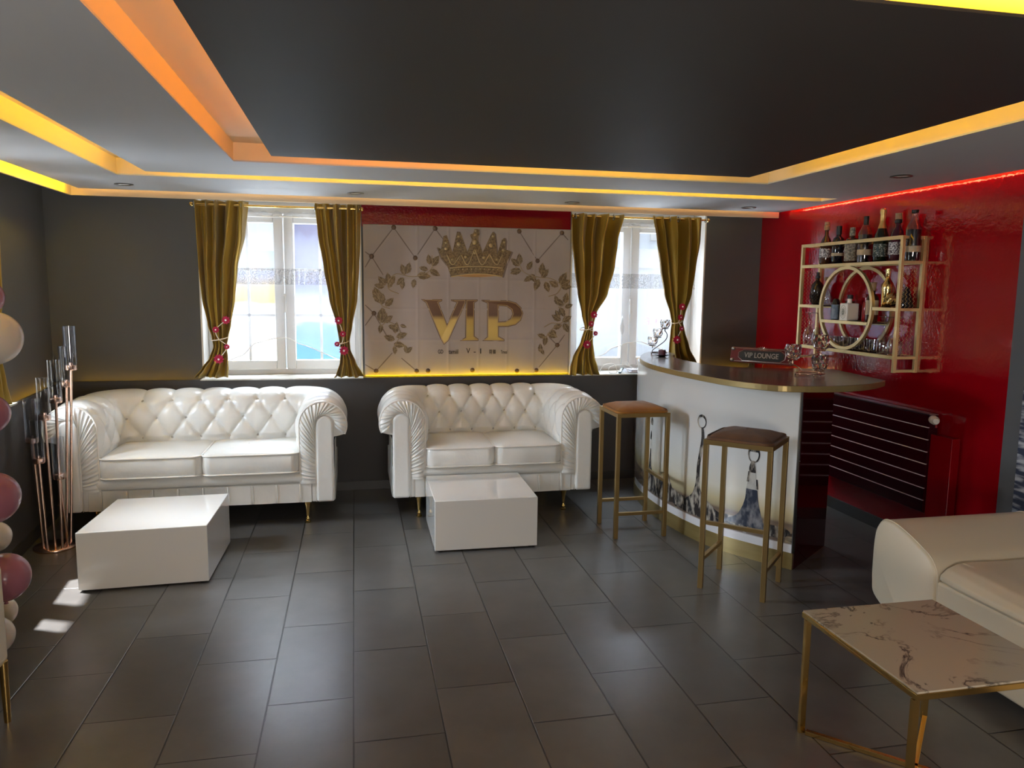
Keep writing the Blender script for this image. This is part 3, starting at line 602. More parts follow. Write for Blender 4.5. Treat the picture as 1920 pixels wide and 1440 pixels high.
b.tube([bq(*bw(712+410*i/20,545-12*sin(pi*i/20)),.008) for i in range(21)],.005,6); b.tube([bq(*bw(722+395*i/20,600-22*sin(pi*i/20)+12),.008) for i in range(21)],.005,6)
b.build('crown_jewels',cgl,bt,180)
b = MB(); flat(b,[bw(740+350*i/14, 606+(0 if k else 0)+(-18 if k else 10)*sin(pi*i/14)) for k,rng in ((0,range(15)),(1,range(14,-1,-1))) for i in rng],.006,.0075); b.build('crown_lining',mat('warm_gold_lining_print',(.42,.24,.10),.5),bt)
# leaf wreath
lfm = mat('taupe_gold_leaf_print',(.145,.105,.060),.55,metal=.1,noise=(70,(.30,.23,.14),.45,.70)); lfl = mat('pale_leaf_print',(.36,.29,.19),.5)
def leaf(b, zx, zy, L_, ang, w=.58, mi=0):
    L_ *= 1.75
    x,z = bw(zx,zy); d = Vector((cos(ang),sin(ang))); n = Vector((-d.y,d.x)); P = []
    for s in (1,-1):
        rng = range(0,9) if s == 1 else range(8,-1,-1)
        for i in rng:
            t0 = i/8; wid = w*L_*.5*sin(pi*t0**.8)*(1-.15*(i%2)); P.append(tuple(Vector((x,z))+d*L_*t0+n*s*wid))
    flat(b, P[:9]+P[10:-1], .0012, .005, mi)
    c = Vector((x,z)); b.tube([bq(*(c+d*L_*t_),.0055) for t_ in (0,.5,1)],.0018,5,mi=1)
def vine(pts, leaves, name='leaf_vine'):
    b = MB(); b.tube([bq(*bw(v.x,v.y),.003) for v in spline(pts,8)],.0035,6,mi=1)
    for zx,zy,L_,a in leaves: leaf(b,zx,zy,L_,radians(a))
    b.build(name,[lfm,lfl],bt)
vine([(575,450),(575,540),(500,600),(400,610),(300,590),(240,650),(245,710),(320,745)],[(560,520,.045,100),(575,530,.055,55),(560,560,.05,-30),(545,560,.04,165),(460,600,.06,-5),(440,630,.04,-100),(380,590,.05,75),(370,600,.05,110),(360,620,.045,-135),(350,640,.04,-95),(250,680,.055,100),(240,680,.05,55),(220,680,.05,130),(210,690,.045,170),(245,700,.04,75)])
vine([(160,740),(185,830),(250,860)],[(180,820,.075,110),(185,830,.05,80),(190,850,.045,-80),(215,840,.05,45),(170,790,.05,125)])
vine([(180,900),(180,990),(230,960),(300,990),(330,1060),(270,1170)],[(180,960,.05,95),(185,970,.05,60),(200,965,.05,35),(185,980,.04,-100),(240,990,.04,-20),(290,1050,.05,80),(300,1080,.05,20),(290,1100,.05,160),(280,1130,.05,-10),(330,985,.03,-20),(370,1200,.04,40),(380,1200,.035,100),(290,1150,.035,-90)])
vine([(1240,470),(1270,560),(1330,600),(1420,620),(1500,630),(1570,680),(1540,740),(1475,765)],[(1255,520,.05,95),(1250,530,.05,140),(1265,570,.05,175),(1260,560,.05,-160),(1310,560,.045,60),(1340,590,.045,-60),(1350,610,.045,-150),(1420,600,.055,85),(1420,620,.05,50),(1400,630,.055,-110),(1450,650,.05,-70),(1560,670,.06,60),(1570,680,.05,30),(1550,690,.05,150),(1570,690,.05,0)])
vine([(1615,760),(1590,830),(1550,850)],[(1600,820,.05,80),(1590,830,.05,150),(1560,850,.05,-60),(1600,850,.04,20),(1550,830,.045,110)])
vine([(1610,920),(1570,970),(1500,970),(1440,1000)],[(1570,950,.05,150),(1580,960,.05,30),(1590,970,.05,-60),(1560,930,.04,120)])
vine([(1540,980),(1480,1040),(1450,1090)],[(1510,1010,.045,20),(1500,1020,.04,-60),(1465,1050,.05,-20),(1455,1070,.045,-100),(1450,1080,.04,160),(1410,1195,.04,90),(1415,1170,.03,-60)])
# ------------------------------------------------------------------ chesterfield sofas
BTN = None
def resample(P, n):
    P = [Vector(p) for p in P]; L_ = [0]
    for a,b_ in zip(P,P[1:]): L_.append(L_[-1]+(b_-a).length)
    o = []; k = 0
    for i in range(n):
        s = L_[-1]*i/(n-1)
        while k < len(L_)-2 and L_[k+1] < s: k += 1
        t = (s-L_[k])/max(L_[k+1]-L_[k],1e-9); o.append(P[k].lerp(P[k+1],min(1,max(0,t))))
    return o
def cushion_mesh(w, d, h, crown=.018, r=.06, seed=0):
    """box cushion with rounded plan, bulging sides and domed top"""
    b = MB(); n = 16; out = []
    def outline(ins, bul=0):
        hw, hd = w/2-ins, d/2-ins; rr = max(r-ins*.5,.01); P = []
        for cx,cy,a0 in ((hw-rr,hd-rr,0),(-hw+rr,hd-rr,90),(-hw+rr,-hd+rr,180),(hw-rr,-hd+rr,270)):
            for i in range(n+1):
                a = radians(a0+90*i/n); P.append((cx+rr*cos(a), cy+rr*sin(a)))
            # edge subdivisions
            nx = {0:(-hw+rr,hd),90:(-hw,-hd+rr),180:(hw-rr,-hd),270:(hw,hd-rr)}[a0]; lx_,ly_ = P[-1]
            for i in range(1,12): P.append((lx_+(nx[0]-lx_)*i/12, ly_+(nx[1]-ly_)*i/12))
        return P
    rings = [(.02,0),(.004,.001),(0,.006),(-.004,.02),(-.007,h*.5),(-.004,h-.02),(0,h-.006),(.006,h),(.02,h+crown*.35),(.06,h+crown*.75),(.12,h+crown),(min(.17,min(w,d)*.42),h+crown*1.06),(min(w,d)/2-.004,h+crown*1.07)]
    R = [outline(i_) for i_,z in rings]; k = len(R[0]); vs = []
    for (ins,z),P in zip(rings,R):
        for x,y in P: 
            zz_ = z + (.003*sin(9*x+seed)*sin(7*y+seed) if z > h else 0); 
            wv = .0025*sin(26*x+seed*3)*sin(pi*min(1,z/h)) if z <= h else 0
            vs.append((x, y-wv, zz_))
    fs = [(i*k+j, i*k+(j+1)%k, (i+1)*k+(j+1)%k, (i+1)*k+j) for i in range(len(R)-1) for j in range(k)]
    fs += [tuple(range(k))[::-1], tuple((len(R)-1)*k+j for j in range(k))]
    b.add(vs, fs); return b, outline
def chesterfield(name, label, cx, hi, Nd):
    global BTN
    t = thing(name, label, 'sofa', (cx,1.62,0), group='white tufted chesterfield sofas')
    DI = .465; rc = .05; a = 2*hi/Nd
    # inner-face path (x, y), normal outward; y positive towards the wall
    seg = []                                             # (point, normal, u)
    L1 = DI-rc; arc = rc*pi/2; L2 = 2*hi-2*rc; tot = 2*L1+2*arc+L2
    def path(u):
        if u < L1: return Vector((-hi,u)), Vector((-1,0))
        u -= L1
        if u < arc:
            th = u/rc; return Vector((-hi+rc-rc*cos(th), L1+rc*sin(th))), Vector((-cos(th),sin(th)))
        u -= arc
        if u < L2: return Vector((-hi+rc+u,DI)), Vector((0,1))
        u -= L2
        if u < arc:
            th = u/rc; return Vector((hi-rc+rc*sin(th), DI-rc+rc*cos(th))), Vector((sin(th),cos(th)))
        u -= arc; return Vector((hi,L1-u)), Vector((1,0))
    C0, R0, ZC = .1475, .145, .638
    prof = []                                           # (s, z, ns, nz, v)
    for i in range(26): z = .33+(ZC-.33)*i/26; prof.append((C0-R0,z,-1,0,z-.40))
    for i in range(54):
        th = pi-(pi+radians(25))*i/53; prof.append((C0+R0*cos(th),ZC+R0*sin(th),cos(th),sin(th),ZC-.40+R0*(pi-th)))
    prof += [(.222,.56,.6,-.3,9),(.215,.54,1,0,9)]+[(.215,.54-.39*i/8,1,0,9) for i in range(1,9)]
    rnd = random.Random(cx); u0 = tot/2
    def pt(u, k):
        s,z,ns,nz,v = prof[k]; P,N = path(u); uu = (u-u0)/a; h = 0
        if v < 8:
            if v < .10: p = abs(sin(pi*(uu-.5))); fade = max(0,1-(.10-v)/.09); h = .018*(p**.55)*fade
            elif v <= .35:
                q = (v-.1)/.25; h = .029*((abs(sin(pi*(uu+q-.5)))*abs(sin(pi*(uu-q-.5))))**.36)
            else:
                p = abs(sin(pi*(uu-.5))); e = min(1,(v-.35)/.10); fade = max(.0,1-max(0,v-.50)/.12)
                h = (.029*(p**.42)*(1-e*.25))*fade
            # fine gathers radiating from the buttons
            for rowv,sh in ((.10,.5),(.225,0),(.35,.5)):
                kx = round(uu-sh)+sh; dx = (uu-kx)*a; dv = v-rowv; r2 = sqrt(dx*dx+dv*dv)
                if r2 < .075:
                    th = math.atan2(dv,dx); h += .0042*sin(9*th+kx*3)*(1-r2/.075)*min(1,r2/.02) - .013*exp(-(r2/.016)**2)
        inend = min(u, tot-u)
        if inend < .045: h *= inend/.045
        sN = ns*h; zN = nz*h
        return Vector((*(P+N*(s+sN)), z+zN))
    cut1 = L1+arc/2; cut2 = tot-cut1
    for nm,ua,ub in (('arm',0,cut1),('backrest',cut1,cut2),('arm',cut2,tot)):
        n = max(30,int((ub-ua)/.0085)); b = MB(); K = len(prof)
        b.grid(lambda x,y: pt(ua+(ub-ua)*x, min(K-1,int(round(y*(K-1))))), n, K)
        b.build(nm,'leather',t,180)
    # crystal buttons
    if BTN is None:
        g = MB(); g.lathe([(.0,-.003),(.010,-.002),(.0125,.002),(.009,.006),(0,.008)],n=12); BTN = g
    first = None; e3 = lambda v: v
    for rowv,sh,ks in ((.10,.5,range(-4,4)),(.225,0,range(-3,4)),(.35,.5,range(-4,4))):
        for kx in ks:
            u = u0+(kx+sh)*a
            if abs((kx+sh)*a) > hi-.02: continue
            k = min(range(80), key=lambda i: abs(prof[i][4]-rowv)); p = pt(u,k); s,z,ns,nz,v = prof[k]; P,N = path(u); nrm = Vector((N.x*ns,N.y*ns,nz)).normalized()
            if first is None: first = BTN.build('button','crystal',t,60); o = first
            else: o = copy_part(first,t,p)
            o.location = p+nrm*.001; o.rotation_euler = nrm.to_track_quat('Z','Y').to_euler()
    # arm fronts
    for sg in (-1,1):
        outer = [(C0-R0,.27+(ZC-.27)*i/20) for i in range(20)]+[(C0+R0*cos(pi-(pi+radians(25))*i/40), ZC+R0*sin(pi-(pi+radians(25))*i/40)) for i in range(41)]
        pr, pc, pz = .056, .157, .645
        inner = [(pc-pr,.27+(pz-.27)*i/20) for i in range(20)]+[(pc+pr*cos(pi-(pi+radians(12))*i/30), pz+pr*sin(pi-(pi+radians(12))*i/30)) for i in range(31)]
        n = 340; O = resample(outer,n); I = resample(inner,n); b = MB(); rnd = random.Random(5+sg)
        ph = [rnd.uniform(0,6) for _ in range(3)]
        def fs_(u,v):
            i = min(n-1,int(round(u*(n-1)))); p = O[i].lerp(I[i],v); env = sin(pi*min(1,max(0,v)))**.6
            rip = .0042*(sin(2*pi*30*u+ph[0]+1.2*sin(9*u+v*2))+.45*sin(2*pi*47*u+ph[1]+v*1.5))*(.35+.65*env)
            y = -.006-.020*env-rip*min(1,u*14)
            return (sg*(hi+p.x), y, p.y)
        b.grid(fs_,n,9); b.build('gathered_arm_front','leather',t,180)
        b = MB(); P = [(sg*(hi+p.x), -.007, p.y) for p in resample(outer,90)]; b.tube(P,.0048,7)
        b.tube([(sg*(hi+p.x), -.010, p.y) for p in resample(inner,80)],.004,7)
        b.tube([(sg*(hi+pc-pr),-.008,.15),(sg*(hi+pc-pr),-.010,.28)],.003,7); b.build('piping','pipe',t,180)
        poly = [(pc-pr+.002,.15)]+[(pc+(pr-.002)*cos(pi-pi*i/18), pz+(pr-.002)*sin(pi-pi*i/18)) for i in range(19)]+[(pc+pr-.002,.15)]
        b = MB(); b.prism([(sg*(hi+x),z) for x,z in poly],0,.03,fn=lambda x,z,c: (x,.004-c,z)); b.build('arm_panel','leather',t,50,bevel=.022,seg=6)
        b = MB(); b.box((sg*(hi+.07) if sg > 0 else -hi-.10,-.008,.15),(hi+.10 if sg > 0 else -hi-.07,.02,.275)); b.build('arm_foot_panel','leather',t,50,bevel=.006)
        b = MB(); x0_,x1_ = sorted((sg*(hi-.02),sg*(hi+.215))); b.box((x0_,.004,.15),(x1_,.68,.36)); b.build('arm_base','leather',t,50,bevel=.01,seg=3)
        b = MB(); b.prism([(sg*(hi+p.x*.985+.002),p.y*.999) for p in resample(outer,50)]+[(sg*(hi+.21),.56),(sg*(hi+.21),.27)],0,.012,fn=lambda x,z,c: (x,.012-c,z)); b.build('arm_end','leather',t)
    # base
    b = MB(); b.box((-hi-.02,0,.15),(hi+.02,.70,.33)); b.build('seat_base','leather',t,50,bevel=.006)
    b = MB()
    def rail(u,v):
        th = -pi*.62+v*pi*1.2; x = (-hi-.075)+(2*hi+.15)*u; e = min(1,min(u,1-u)*60)
        return (x, .012-.030*cos(th)*sqrt(max(.05,e)), .307+.040*sin(th)*(.7+.3*e))
    b.grid(rail,60,18); b.build('front_rail','leather',t,180)
    b = MB(); n = max(6,int(round(2*hi/.15)))
    def skirt(u,v):
        x = (-hi-.07)+(2*hi+.14)*u; ph_ = (x/(2*hi/n))%1; d = min(ph_,1-ph_); return (x, -.010+.006*exp(-(d/.03)**2)-.0008*sin(23*x+1), .268-.118*v)
    b.grid(skirt,300,4); b.build('front_skirt','leather',t,180)
    b = MB()
    for k in range(n+1):
        x = -hi+2*hi*k/n; b.tube([(x,-.013,.268),(x+.001,-.015,.2),(x,-.012,.151)],.003,6)
    b.build('skirt_pleat','pipe',t,180)
    # seat cushions
    cw = hi-.004; mesh, outl = cushion_mesh(cw,.50,.125,crown=.020,r=.055,seed=cx)
    for k,x in enumerate((-hi/2,hi/2)):
        if k == 0: c0 = mesh.build('seat_cushion','leather',t,180,loc=(x,.215,.345)); o = c0
        else: o = copy_part(c0,t,(x,.215,.345))
        g = MB()
        for z_ in (.004,.122): g.tube([(px_,py_,z_) for px_,py_ in outl(-.004)],.0055,6,closed=True)
        g.build('cushion_piping','pipe',o,180)
    # gold legs
    g = MB(); g.lathe([(.017,0),(.019,.008),(.010,.016),(.013,.022),(.014,.030),(.008,.038),(.009,.05),(.011,.08),(.016,.11),(.023,.135),(.026,.152)],n=16)
    l0 = None
    for x in (-hi-.04+.0,hi+.04-.0):
        for y in (.05,.62):
            if l0 is None: l0 = g.build('leg','goldpol',t,50,loc=(x,y,0))
            else: copy_part(l0,t,(x,y,0))
    return t
chesterfield('chesterfield_sofa','white tufted chesterfield sofa on the left, under the left street window',-.896,.57,6.35)
chesterfield('chesterfield_sofa','smaller white tufted chesterfield sofa in the middle, under the crown banner',.91,.45,5.8)
# ------------------------------------------------------------------ white box tables
def box_table(label, corners):
    cx = sum(c[0] for c in corners)/4; cy = sum(c[1] for c in corners)/4
    t = thing('coffee_table',label,'coffee table',(cx,cy,0),group='low white box tables')
    b = MB(); b.prism([(x-cx,y-cy) for x,y in corners],.010,.300); b.build('body','lacquer',t,50,bevel=.003)
    f0 = None
    for x,y in corners:
        loc = ((x-cx)*.9,(y-cy)*.9,0)
        if f0 is None: b = MB(); b.lathe([(.02,0),(.02,.011)],n=12); f0 = b.build('foot','black',t,loc=loc)
        else: copy_part(f0,t,loc)
box_table('white glossy box table before the left sofa',[(-1.311,.718),(-.716,.740),(-.704,1.335),(-1.292,1.318)])
box_table('white glossy box table before the middle sofa',[(.450,.970),(1.045,.963),(1.058,1.558),(.456,1.56)])
# ------------------------------------------------------------------ bar stools
def stool(label, loc, rz, velvet):
    t = thing('bar_stool',label,'bar stool',loc,rz,group='square gold-framed bar stools'); w = .155; T = .024; Z = .765
    for x,y in ((-w,-w),(w,-w),(w,w),(-w,w)):
        b = MB(); b.box((x-T/2,y-T/2,0),(x+T/2,y+T/2,Z-T)); b.build('leg','goldsat',t,bevel=.0015)
    b = MB()
    for s in (-1,1): b.box((-w-T/2,s*w-T/2,Z-T),(w+T/2,s*w+T/2,Z)); b.box((s*w-T/2,-w+T/2,Z-T),(s*w+T/2,w-T/2,Z))
    b.build('seat_frame','goldsat',t,bevel=.0015)
    # one high rail at -y side, low rails at both x sides
    for nm,p,q in (('footrest',(-w+T/2,-w,.345),(w-T/2,-w,.345)),('stretcher',(-w,-w+T/2,.152),(-w,w-T/2,.152)),('stretcher',(w,-w+T/2,.152),(w,w-T/2,.152))):
        b = MB(); b.bar(p,q,T*.8,T*.8); b.build(nm,'goldsat',t,bevel=.0012)
    c,_ = cushion_mesh(.315,.315,.016,crown=.030,r=.045,seed=loc[0]); o = c.build('seat_cushion',velvet,t,180,loc=(0,0,Z-.004))
    return t
stool('square gold bar stool with amber velvet seat, beside the middle sofa',(1.702,1.181,0),radians(90),'velvet1')
stool('square gold bar stool with brown velvet seat, nearest the camera at the bar',(1.936,.236,0),radians(-44.5),'velvet2')
# ------------------------------------------------------------------ bar counter
bar = thing('bar_counter','curved bar with dark top and a water drop printed front','bar',(0,0,0))
KA = [(2.318,.372),(2.18,.565),(2.06,.78),(1.99,1.07),(1.962,1.40),(1.985,1.75),(2.06,2.05),(2.2,2.3)]
AC = spline(KA,12); AL = [0]
for p,q in zip(AC,AC[1:]): AL.append(AL[-1]+(q-p).length)
def arc(s, off=0):
    s = max(0,min(AL[-1],s)); k = 0
    while k < len(AL)-2 and AL[k+1] < s: k += 1
    t = (s-AL[k])/(AL[k+1]-AL[k]); p = AC[k].lerp(AC[k+1],t); d0 = (AC[min(k+1,len(AC)-1)]-AC[max(k-1,0)]).normalized(); d1 = (AC[min(k+2,len(AC)-1)]-AC[k]).normalized(); d = d0.lerp(d1,t).normalized()
    n = Vector((-d.y,d.x)); 
    return p+n*off                                     # positive = outwards (to the stools)
if arc(.8,.1).x > arc(.8,0).x: 
    _arc = arc
    def arc(s, off=0): return _arc(s, -off)
def P3(s, z, off=0): p = arc(s,off); return (p.x,p.y,z)
SE = 1.98
def shell(b, z0, z1, off0, off1, n=70, s0=0, s1=SE, mi=0):
    vs = []; fs = []
    for i in range(n+1):
        s = s0+(s1-s0)*i/n; vs += [P3(s,z0,off0),P3(s,z1,off0),P3(s,z1,off1),P3(s,z0,off1)]
    for i in range(n):
        a = i*4
        for j in range(4): fs.append((a+j,a+(j+1)%4,a+4+(j+1)%4,a+4+j))
    fs += [(0,1,2,3),(n*4+3,n*4+2,n*4+1,n*4)]; b.add(vs,fs,mi)
def print_mat():
    m = ramp_mat('water_drop_print','Z',[(0,(.72,.72,.74)),(.136,(.74,.74,.76)),(.142,(.20,.15,.12)),(.175,(.11,.085,.075)),(.215,(.28,.20,.13)),(.245,(.20,.15,.12)),(.262,(.45,.38,.24)),(.30,(.60,.53,.32)),(.38,(.76,.74,.64)),(.55,(.74,.76,.76)),(.985,(.72,.72,.70))],.12,coat=.5,warp=None)
    return m
pm = print_mat()
b = MB(); shell(b,.092,.985,.004,-.006); b.build('front_print',pm,bar,40)
b = MB(); shell(b,0,.092,.006,-.01); b.build('plinth','goldplinth',bar,40)
b = MB(); shell(b,0,.985,-.010,-.06,n=50,s0=.03); b.build('carcass','lowwall',bar,40)
# end panel
e0 = Vector((2.318,.372)); e1 = Vector((2.726,.690)); ed = (e1-e0).normalized(); en = Vector((-ed.y,ed.x))
b = MB(); b.prism([tuple(e0-en*.004+ed*.006),tuple(e1-en*.004),tuple(e1+en*.016),tuple(e0+en*.016+ed*.006)],0,.985); b.build('side_panel','darkred',bar,bevel=.001)
b = MB(); b.prism([tuple(arc(.006,.008)),tuple(e0-en*.006+ed*.012),tuple(e0-en*.006-ed*.002),tuple(arc(0,.010)-ed*.002)],.092,.985); b.build('corner_trim','steel',bar)
for z in (.30,.60,.90):
    b = MB(); p = e0-en*.006+ed*.004; b.sphere((p.x,p.y,z),.004,6); b.build('screw','steel',bar,180)
# back shelf body of the bar so that it is solid from behind
b = MB(); b.prism([tuple(e1+en*.018-ed*.02),tuple(e1+en*.30-ed*.12),tuple(e1+en*.30-ed*.14),tuple(e1+en*.018-ed*.04)],0,.985); b.build('back_panel','darkred',bar)
# counter top
TK = [(2.841,.412),(2.70,.312),(2.55,.245),(2.383,.222),(2.22,.245),(2.103,.300),(1.995,.48),(1.935,.72),(1.893,1.089),(1.890,1.38),(1.945,1.70),(2.031,1.945),(2.167,2.205),(2.26,2.34)]
TB = [(2.40,2.345),(2.384,2.14),(2.275,1.92),(2.235,1.70),(2.240,1.45),(2.30,1.25),(2.42,1.14),(2.673,1.068),(2.921,.979)]
poly = [tuple(v) for v in spline(TK,6)]+[tuple(v) for v in spline(TB,6)]
b = MB(); b.prism(poly,.987,1.020); top = b.build('counter_top',['woodtop','goldedge'],bar)
for f in top.data.polygons:
    if abs(f.normal.z) < .5: f.material_index = 1
bv = top.modifiers.new('bevel','BEVEL'); bv.width = .003; bv.segments = 2; bv.limit_method = 'ANGLE'; bv.angle_limit = radians(50)
# printed water drops (part of the front print, thin laminate shapes)
wd = mat('dark_water_print',(.035,.033,.036),.12,noise=(17,(.52,.47,.40),.46,.66,(2.0,2.0,.9)),coat=.5)
wl = mat('pale_water_print',(.55,.55,.52),.12,noise=(16,(.30,.29,.28),.45,.7),coat=.5)
wb = mat('blue_grey_water_print',(.030,.038,.062),.12,noise=(16,(.26,.26,.28),.45,.70,(1.5,1.5,1)),coat=.5)
ww = mat('rippled_water_print',(.060,.045,.036),.14,noise=(9,(.42,.35,.24),.42,.66,(1.2,1.2,6)),coat=.5)
def decal(name, polys, m, o=.0052):
    b = MB()
    for rows in polys:                                 # rows of (z, s_left, s_right)
        R_ = spline([(z,a_,c_) for z,a_,c_ in rows],6) if len(rows) > 2 else [Vector(r) for r in rows]
        n = len(R_); k = 8
        b.grid(lambda u,v: P3(R_[int(round(v*(n-1)))][1]+(R_[int(round(v*(n-1)))][2]-R_[int(round(v*(n-1)))][1])*u, R_[int(round(v*(n-1)))][0], o), k, n)
    return b.build(name,m,bar,60)
def ringd(name, s, z, rs, rz, w, m, o=.006):
    b = MB(); n = 28; vs = []; 
    for i in range(n):
        a = 2*pi*i/n; ww_ = w*(1+.9*max(0,sin(a)))
        vs += [P3(s+rs*cos(a),z+rz*sin(a),o),P3(s+(rs-ww_)*cos(a),z+(rz-ww_)*sin(a),o)]
    b.add(vs,[(2*i,2*i+1,(2*i+3)%(2*n),(2*i+2)%(2*n)) for i in range(n)]); return b.build(name,m,bar)
decal('wave_print',[[(.142,0,1.97),(.175,0,1.97),(.205,0,1.97)]],ww,.0048)
decal('ripple_print',[[(.150,.50,.75),(.190,.40,1.05),(.225,.46,1.02),(.240,.52,.90)],[(.150,.95,1.25),(.20,.78,1.30),(.25,.85,1.28),(.265,.98,1.15)],[(.16,.06,.30),(.20,.02,.5),(.225,.05,.42)]],wd,.0052)
decal('drop_print',[[(.205,.44,.80),(.225,.47,.755),(.25,.505,.71),(.28,.555,.675),(.31,.595,.660),(.36,.610,.645),(.46,.611,.640),(.56,.593,.622),(.62,.584,.611),(.664,.588,.612),(.692,.596,.620)]],wd,.0056)
ringd('drop_bulb_print',.611,.728,.040,.042,.008,wd)
decal('drop_print',[[(.185,.155,.415),(.20,.158,.400),(.235,.175,.335),(.28,.19,.305),(.34,.205,.285),(.40,.213,.280)]],wb,.0056)
decal('drop_neck_print',[[(.40,.213,.280),(.45,.222,.272),(.50,.228,.263),(.53,.232,.262)]],wl,.0056)
decal('drop_neck_print',[[(.44,.266,.280),(.47,.262,.276),(.50,.258,.272)],[(.405,.209,.222),(.43,.211,.222),(.46,.215,.224)]],wd,.0060)
decal('drop_collar_print',[[(.495,.228,.266),(.52,.229,.268),(.545,.236,.262),(.562,.238,.256)]],wd,.0062)
ringd('drop_bulb_print',.244,.600,.036,.050,.008,wd); decal('drop_cap_print',[[(.612,.212,.276),(.630,.216,.272),(.646,.228,.262)]],wd,.0064)
decal('drop_print',[[(.19,.80,1.06),(.23,.86,1.03),(.28,.91,1.01),(.33,.94,1.0),(.37,.965,.995),(.46,.985,.999),(.56,.990,1.006),(.68,.985,1.0)]],wd,.0056)
decal('drop_print',[[(.24,1.08,1.28),(.29,1.18,1.26),(.33,1.215,1.25),(.40,1.222,1.240),(.44,1.226,1.236)],[(.50,1.222,1.238),(.53,1.218,1.242),(.56,1.224,1.236)],[(.60,1.205,1.235),(.625,1.200,1.24),(.65,1.21,1.23)]],wd,.0056)
# ------------------------------------------------------------------ things on the bar
cupm = MB(); n = 14
vs = []; prof = [(.020,0),(.034,.010),(.040,.030),(.041,.05),(.038,.068),(.036,.068),(.037,.05),(.034,.015),(.0,.012)]
for i,(r,z) in enumerate(prof):
    for j in range(n): k = 1+(.07 if (j+i)%2 else -.05)*(1 if i < 5 else 0); vs.append((r*k*cos(2*pi*j/n), r*k*sin(2*pi*j/n), z))
cupm.add(vs,[(i*n+j, i*n+(j+1)%n, (i+1)*n+(j+1)%n, (i+1)*n+j) for i in range(len(prof)-1) for j in range(n)]+[tuple(range(n))[::-1]])
def candle_holder(label, loc, cups, wire, base_r, metal, rz=0, cs_=(1,1,1)):
    t = thing('candle_holder',label,'candle holder',loc,rz,group='crystal cup candle holders')
    b = MB(); b.tube([(base_r*cos(2*pi*i/30),base_r*.8*sin(2*pi*i/30),.012) for i in range(30)],.0035,7,closed=True)
    for a in (0.3,2.4,4.5): b.tube([(base_r*cos(a),base_r*.8*sin(a),.0),(base_r*cos(a),base_r*.8*sin(a),.013)],.004,7)
    b.build('base_ring',metal,t,180)
    b = MB(); b.tube([tuple(v) for v in spline(wire,10)],.0035,7); b.build('wire_arm',metal,t,180)
    c0 = None
    for x,y,z in cups:
        b = MB(); b.tube([(x,y,z-.022),(x,y,z)],.004,8); b.lathe([(.004,0),(.026,.002),(.028,.006),(.02,.008)],(x,y,z-.006),16); b.build('cup_support',metal,t,60)
        if c0 is None: c0 = cupm.build('crystal_cup','crys',t,loc=(x,y,z)); c0.scale = cs_
        else: copy_part(c0,t,(x,y,z))
    return t
candle_holder('rose gold wire candle holder with three crystal cups, before the bottle shelf',(2.56,.68,1.02),[(-.075,.06,.085),(.085,.035,.140),(.045,-.02,.030)],[(-.09,-.02,.012),(-.02,.06,.03),(-.09,.08,.075),(-.03,.06,.10),(.06,.04,.118),(.085,.035,.125),(.07,.0,.08),(.05,-.03,.02)],.085,'rose',cs_=(1.08,1.08,1.3))
dkm = mat('dark_bronze_wire',(.10,.08,.07),.3,metal=.9)
candle_holder('dark wire candle holder with three stepped crystal cups, at the window end of the bar',(2.24,2.10,1.02),[(-.04,.03,.065),(.0,.03,.125),(.055,.03,.19)],[(-.06,-.02,.012),(-.05,.0,.03),(.0,.03,.055),(.06,.03,.10),(.075,.03,.14),(.055,.03,.175)],.06,dkm,cs_=(.88,.88,.95))
t = thing('candle_on_dish','small purple candle on a black dish at the window end of the bar','candle',(2.18,1.90,1.02))
b = MB(); b.lathe([(.022,0),(.026,.004),(.05,.012),(.052,.015),(.03,.012),(0,.010)],n=24); b.build('dish','black',t,60)
b = MB(); b.lathe([(.026,.011),(.027,.04),(.024,.050),(.012,.047),(0,.046)],n=20); b.build('candle','candle',t,60)
b = MB(); b.tube([(0,0,.046),(.002,0,.058)],.0015,5); b.build('wick','black',t)
# VIP lounge plaque
p0 = Vector((2.40,1.31)); p1 = Vector((2.668,1.015)); pd = (p1-p0).normalized(); Lp = (p1-p0).length
pq = thing('lounge_sign','dark red lounge plaque on wire feet standing on the bar top','sign',((p0.x+p1.x)/2,(p0.y+p1.y)/2,1.02),math.atan2(pd.y,pd.x))
TL = radians(14)
def sg_(x, z, d): return (x, -d*cos(TL)+z*sin(TL), .018+z*cos(TL)+d*sin(TL))
b = MB(); HW, HH = Lp/2, .100
b.prism([(-HW,.008),(-HW+.008,0),(HW-.008,0),(HW,.008),(HW,HH-.008),(HW-.008,HH),(-HW+.008,HH),(-HW,HH-.008)],0,.012,fn=sg_); b.build('board',mat('maroon_lacquer_board',(.13,.012,.012),.3,coat=.3),pq,bevel=.002)
b = MB(); b.prism([(-HW+.06,.035),(-HW+.085,.016),(HW-.085,.016),(HW-.06,.035),(HW-.06,.062),(HW-.085,.078),(-HW+.085,.078),(-HW+.06,.062)],.012,.018,fn=sg_); b.build('nameplate',mat('black_nameplate',(.02,.022,.02),.35),pq,bevel=.001)
b = MB(); sv = mat('antique_silver',(.45,.42,.38),.3,metal=.9); 
for zz_ in (.008,.092): b.tube([sg_(-HW+.02,zz_,.013),sg_(HW-.02,zz_,.013)],.0015,6)
fr = [(-HW+.052,.033),(-HW+.082,.011),(HW-.082,.011),(HW-.052,.033),(HW-.052,.064),(HW-.082,.083),(-HW+.082,.083),(-HW+.052,.064)]
b.tube([sg_(x,z,.014) for x,z in fr],.0014,6,closed=True)
for k in range(9):
    a = pi*k/8; b.tube([sg_(.006*cos(a),.084+.006*sin(a),.014),sg_(.034*cos(a),.084+.024*sin(a),.014)],.0013,5)
b.build('silver_inlay',sv,pq,60)
c0 = None
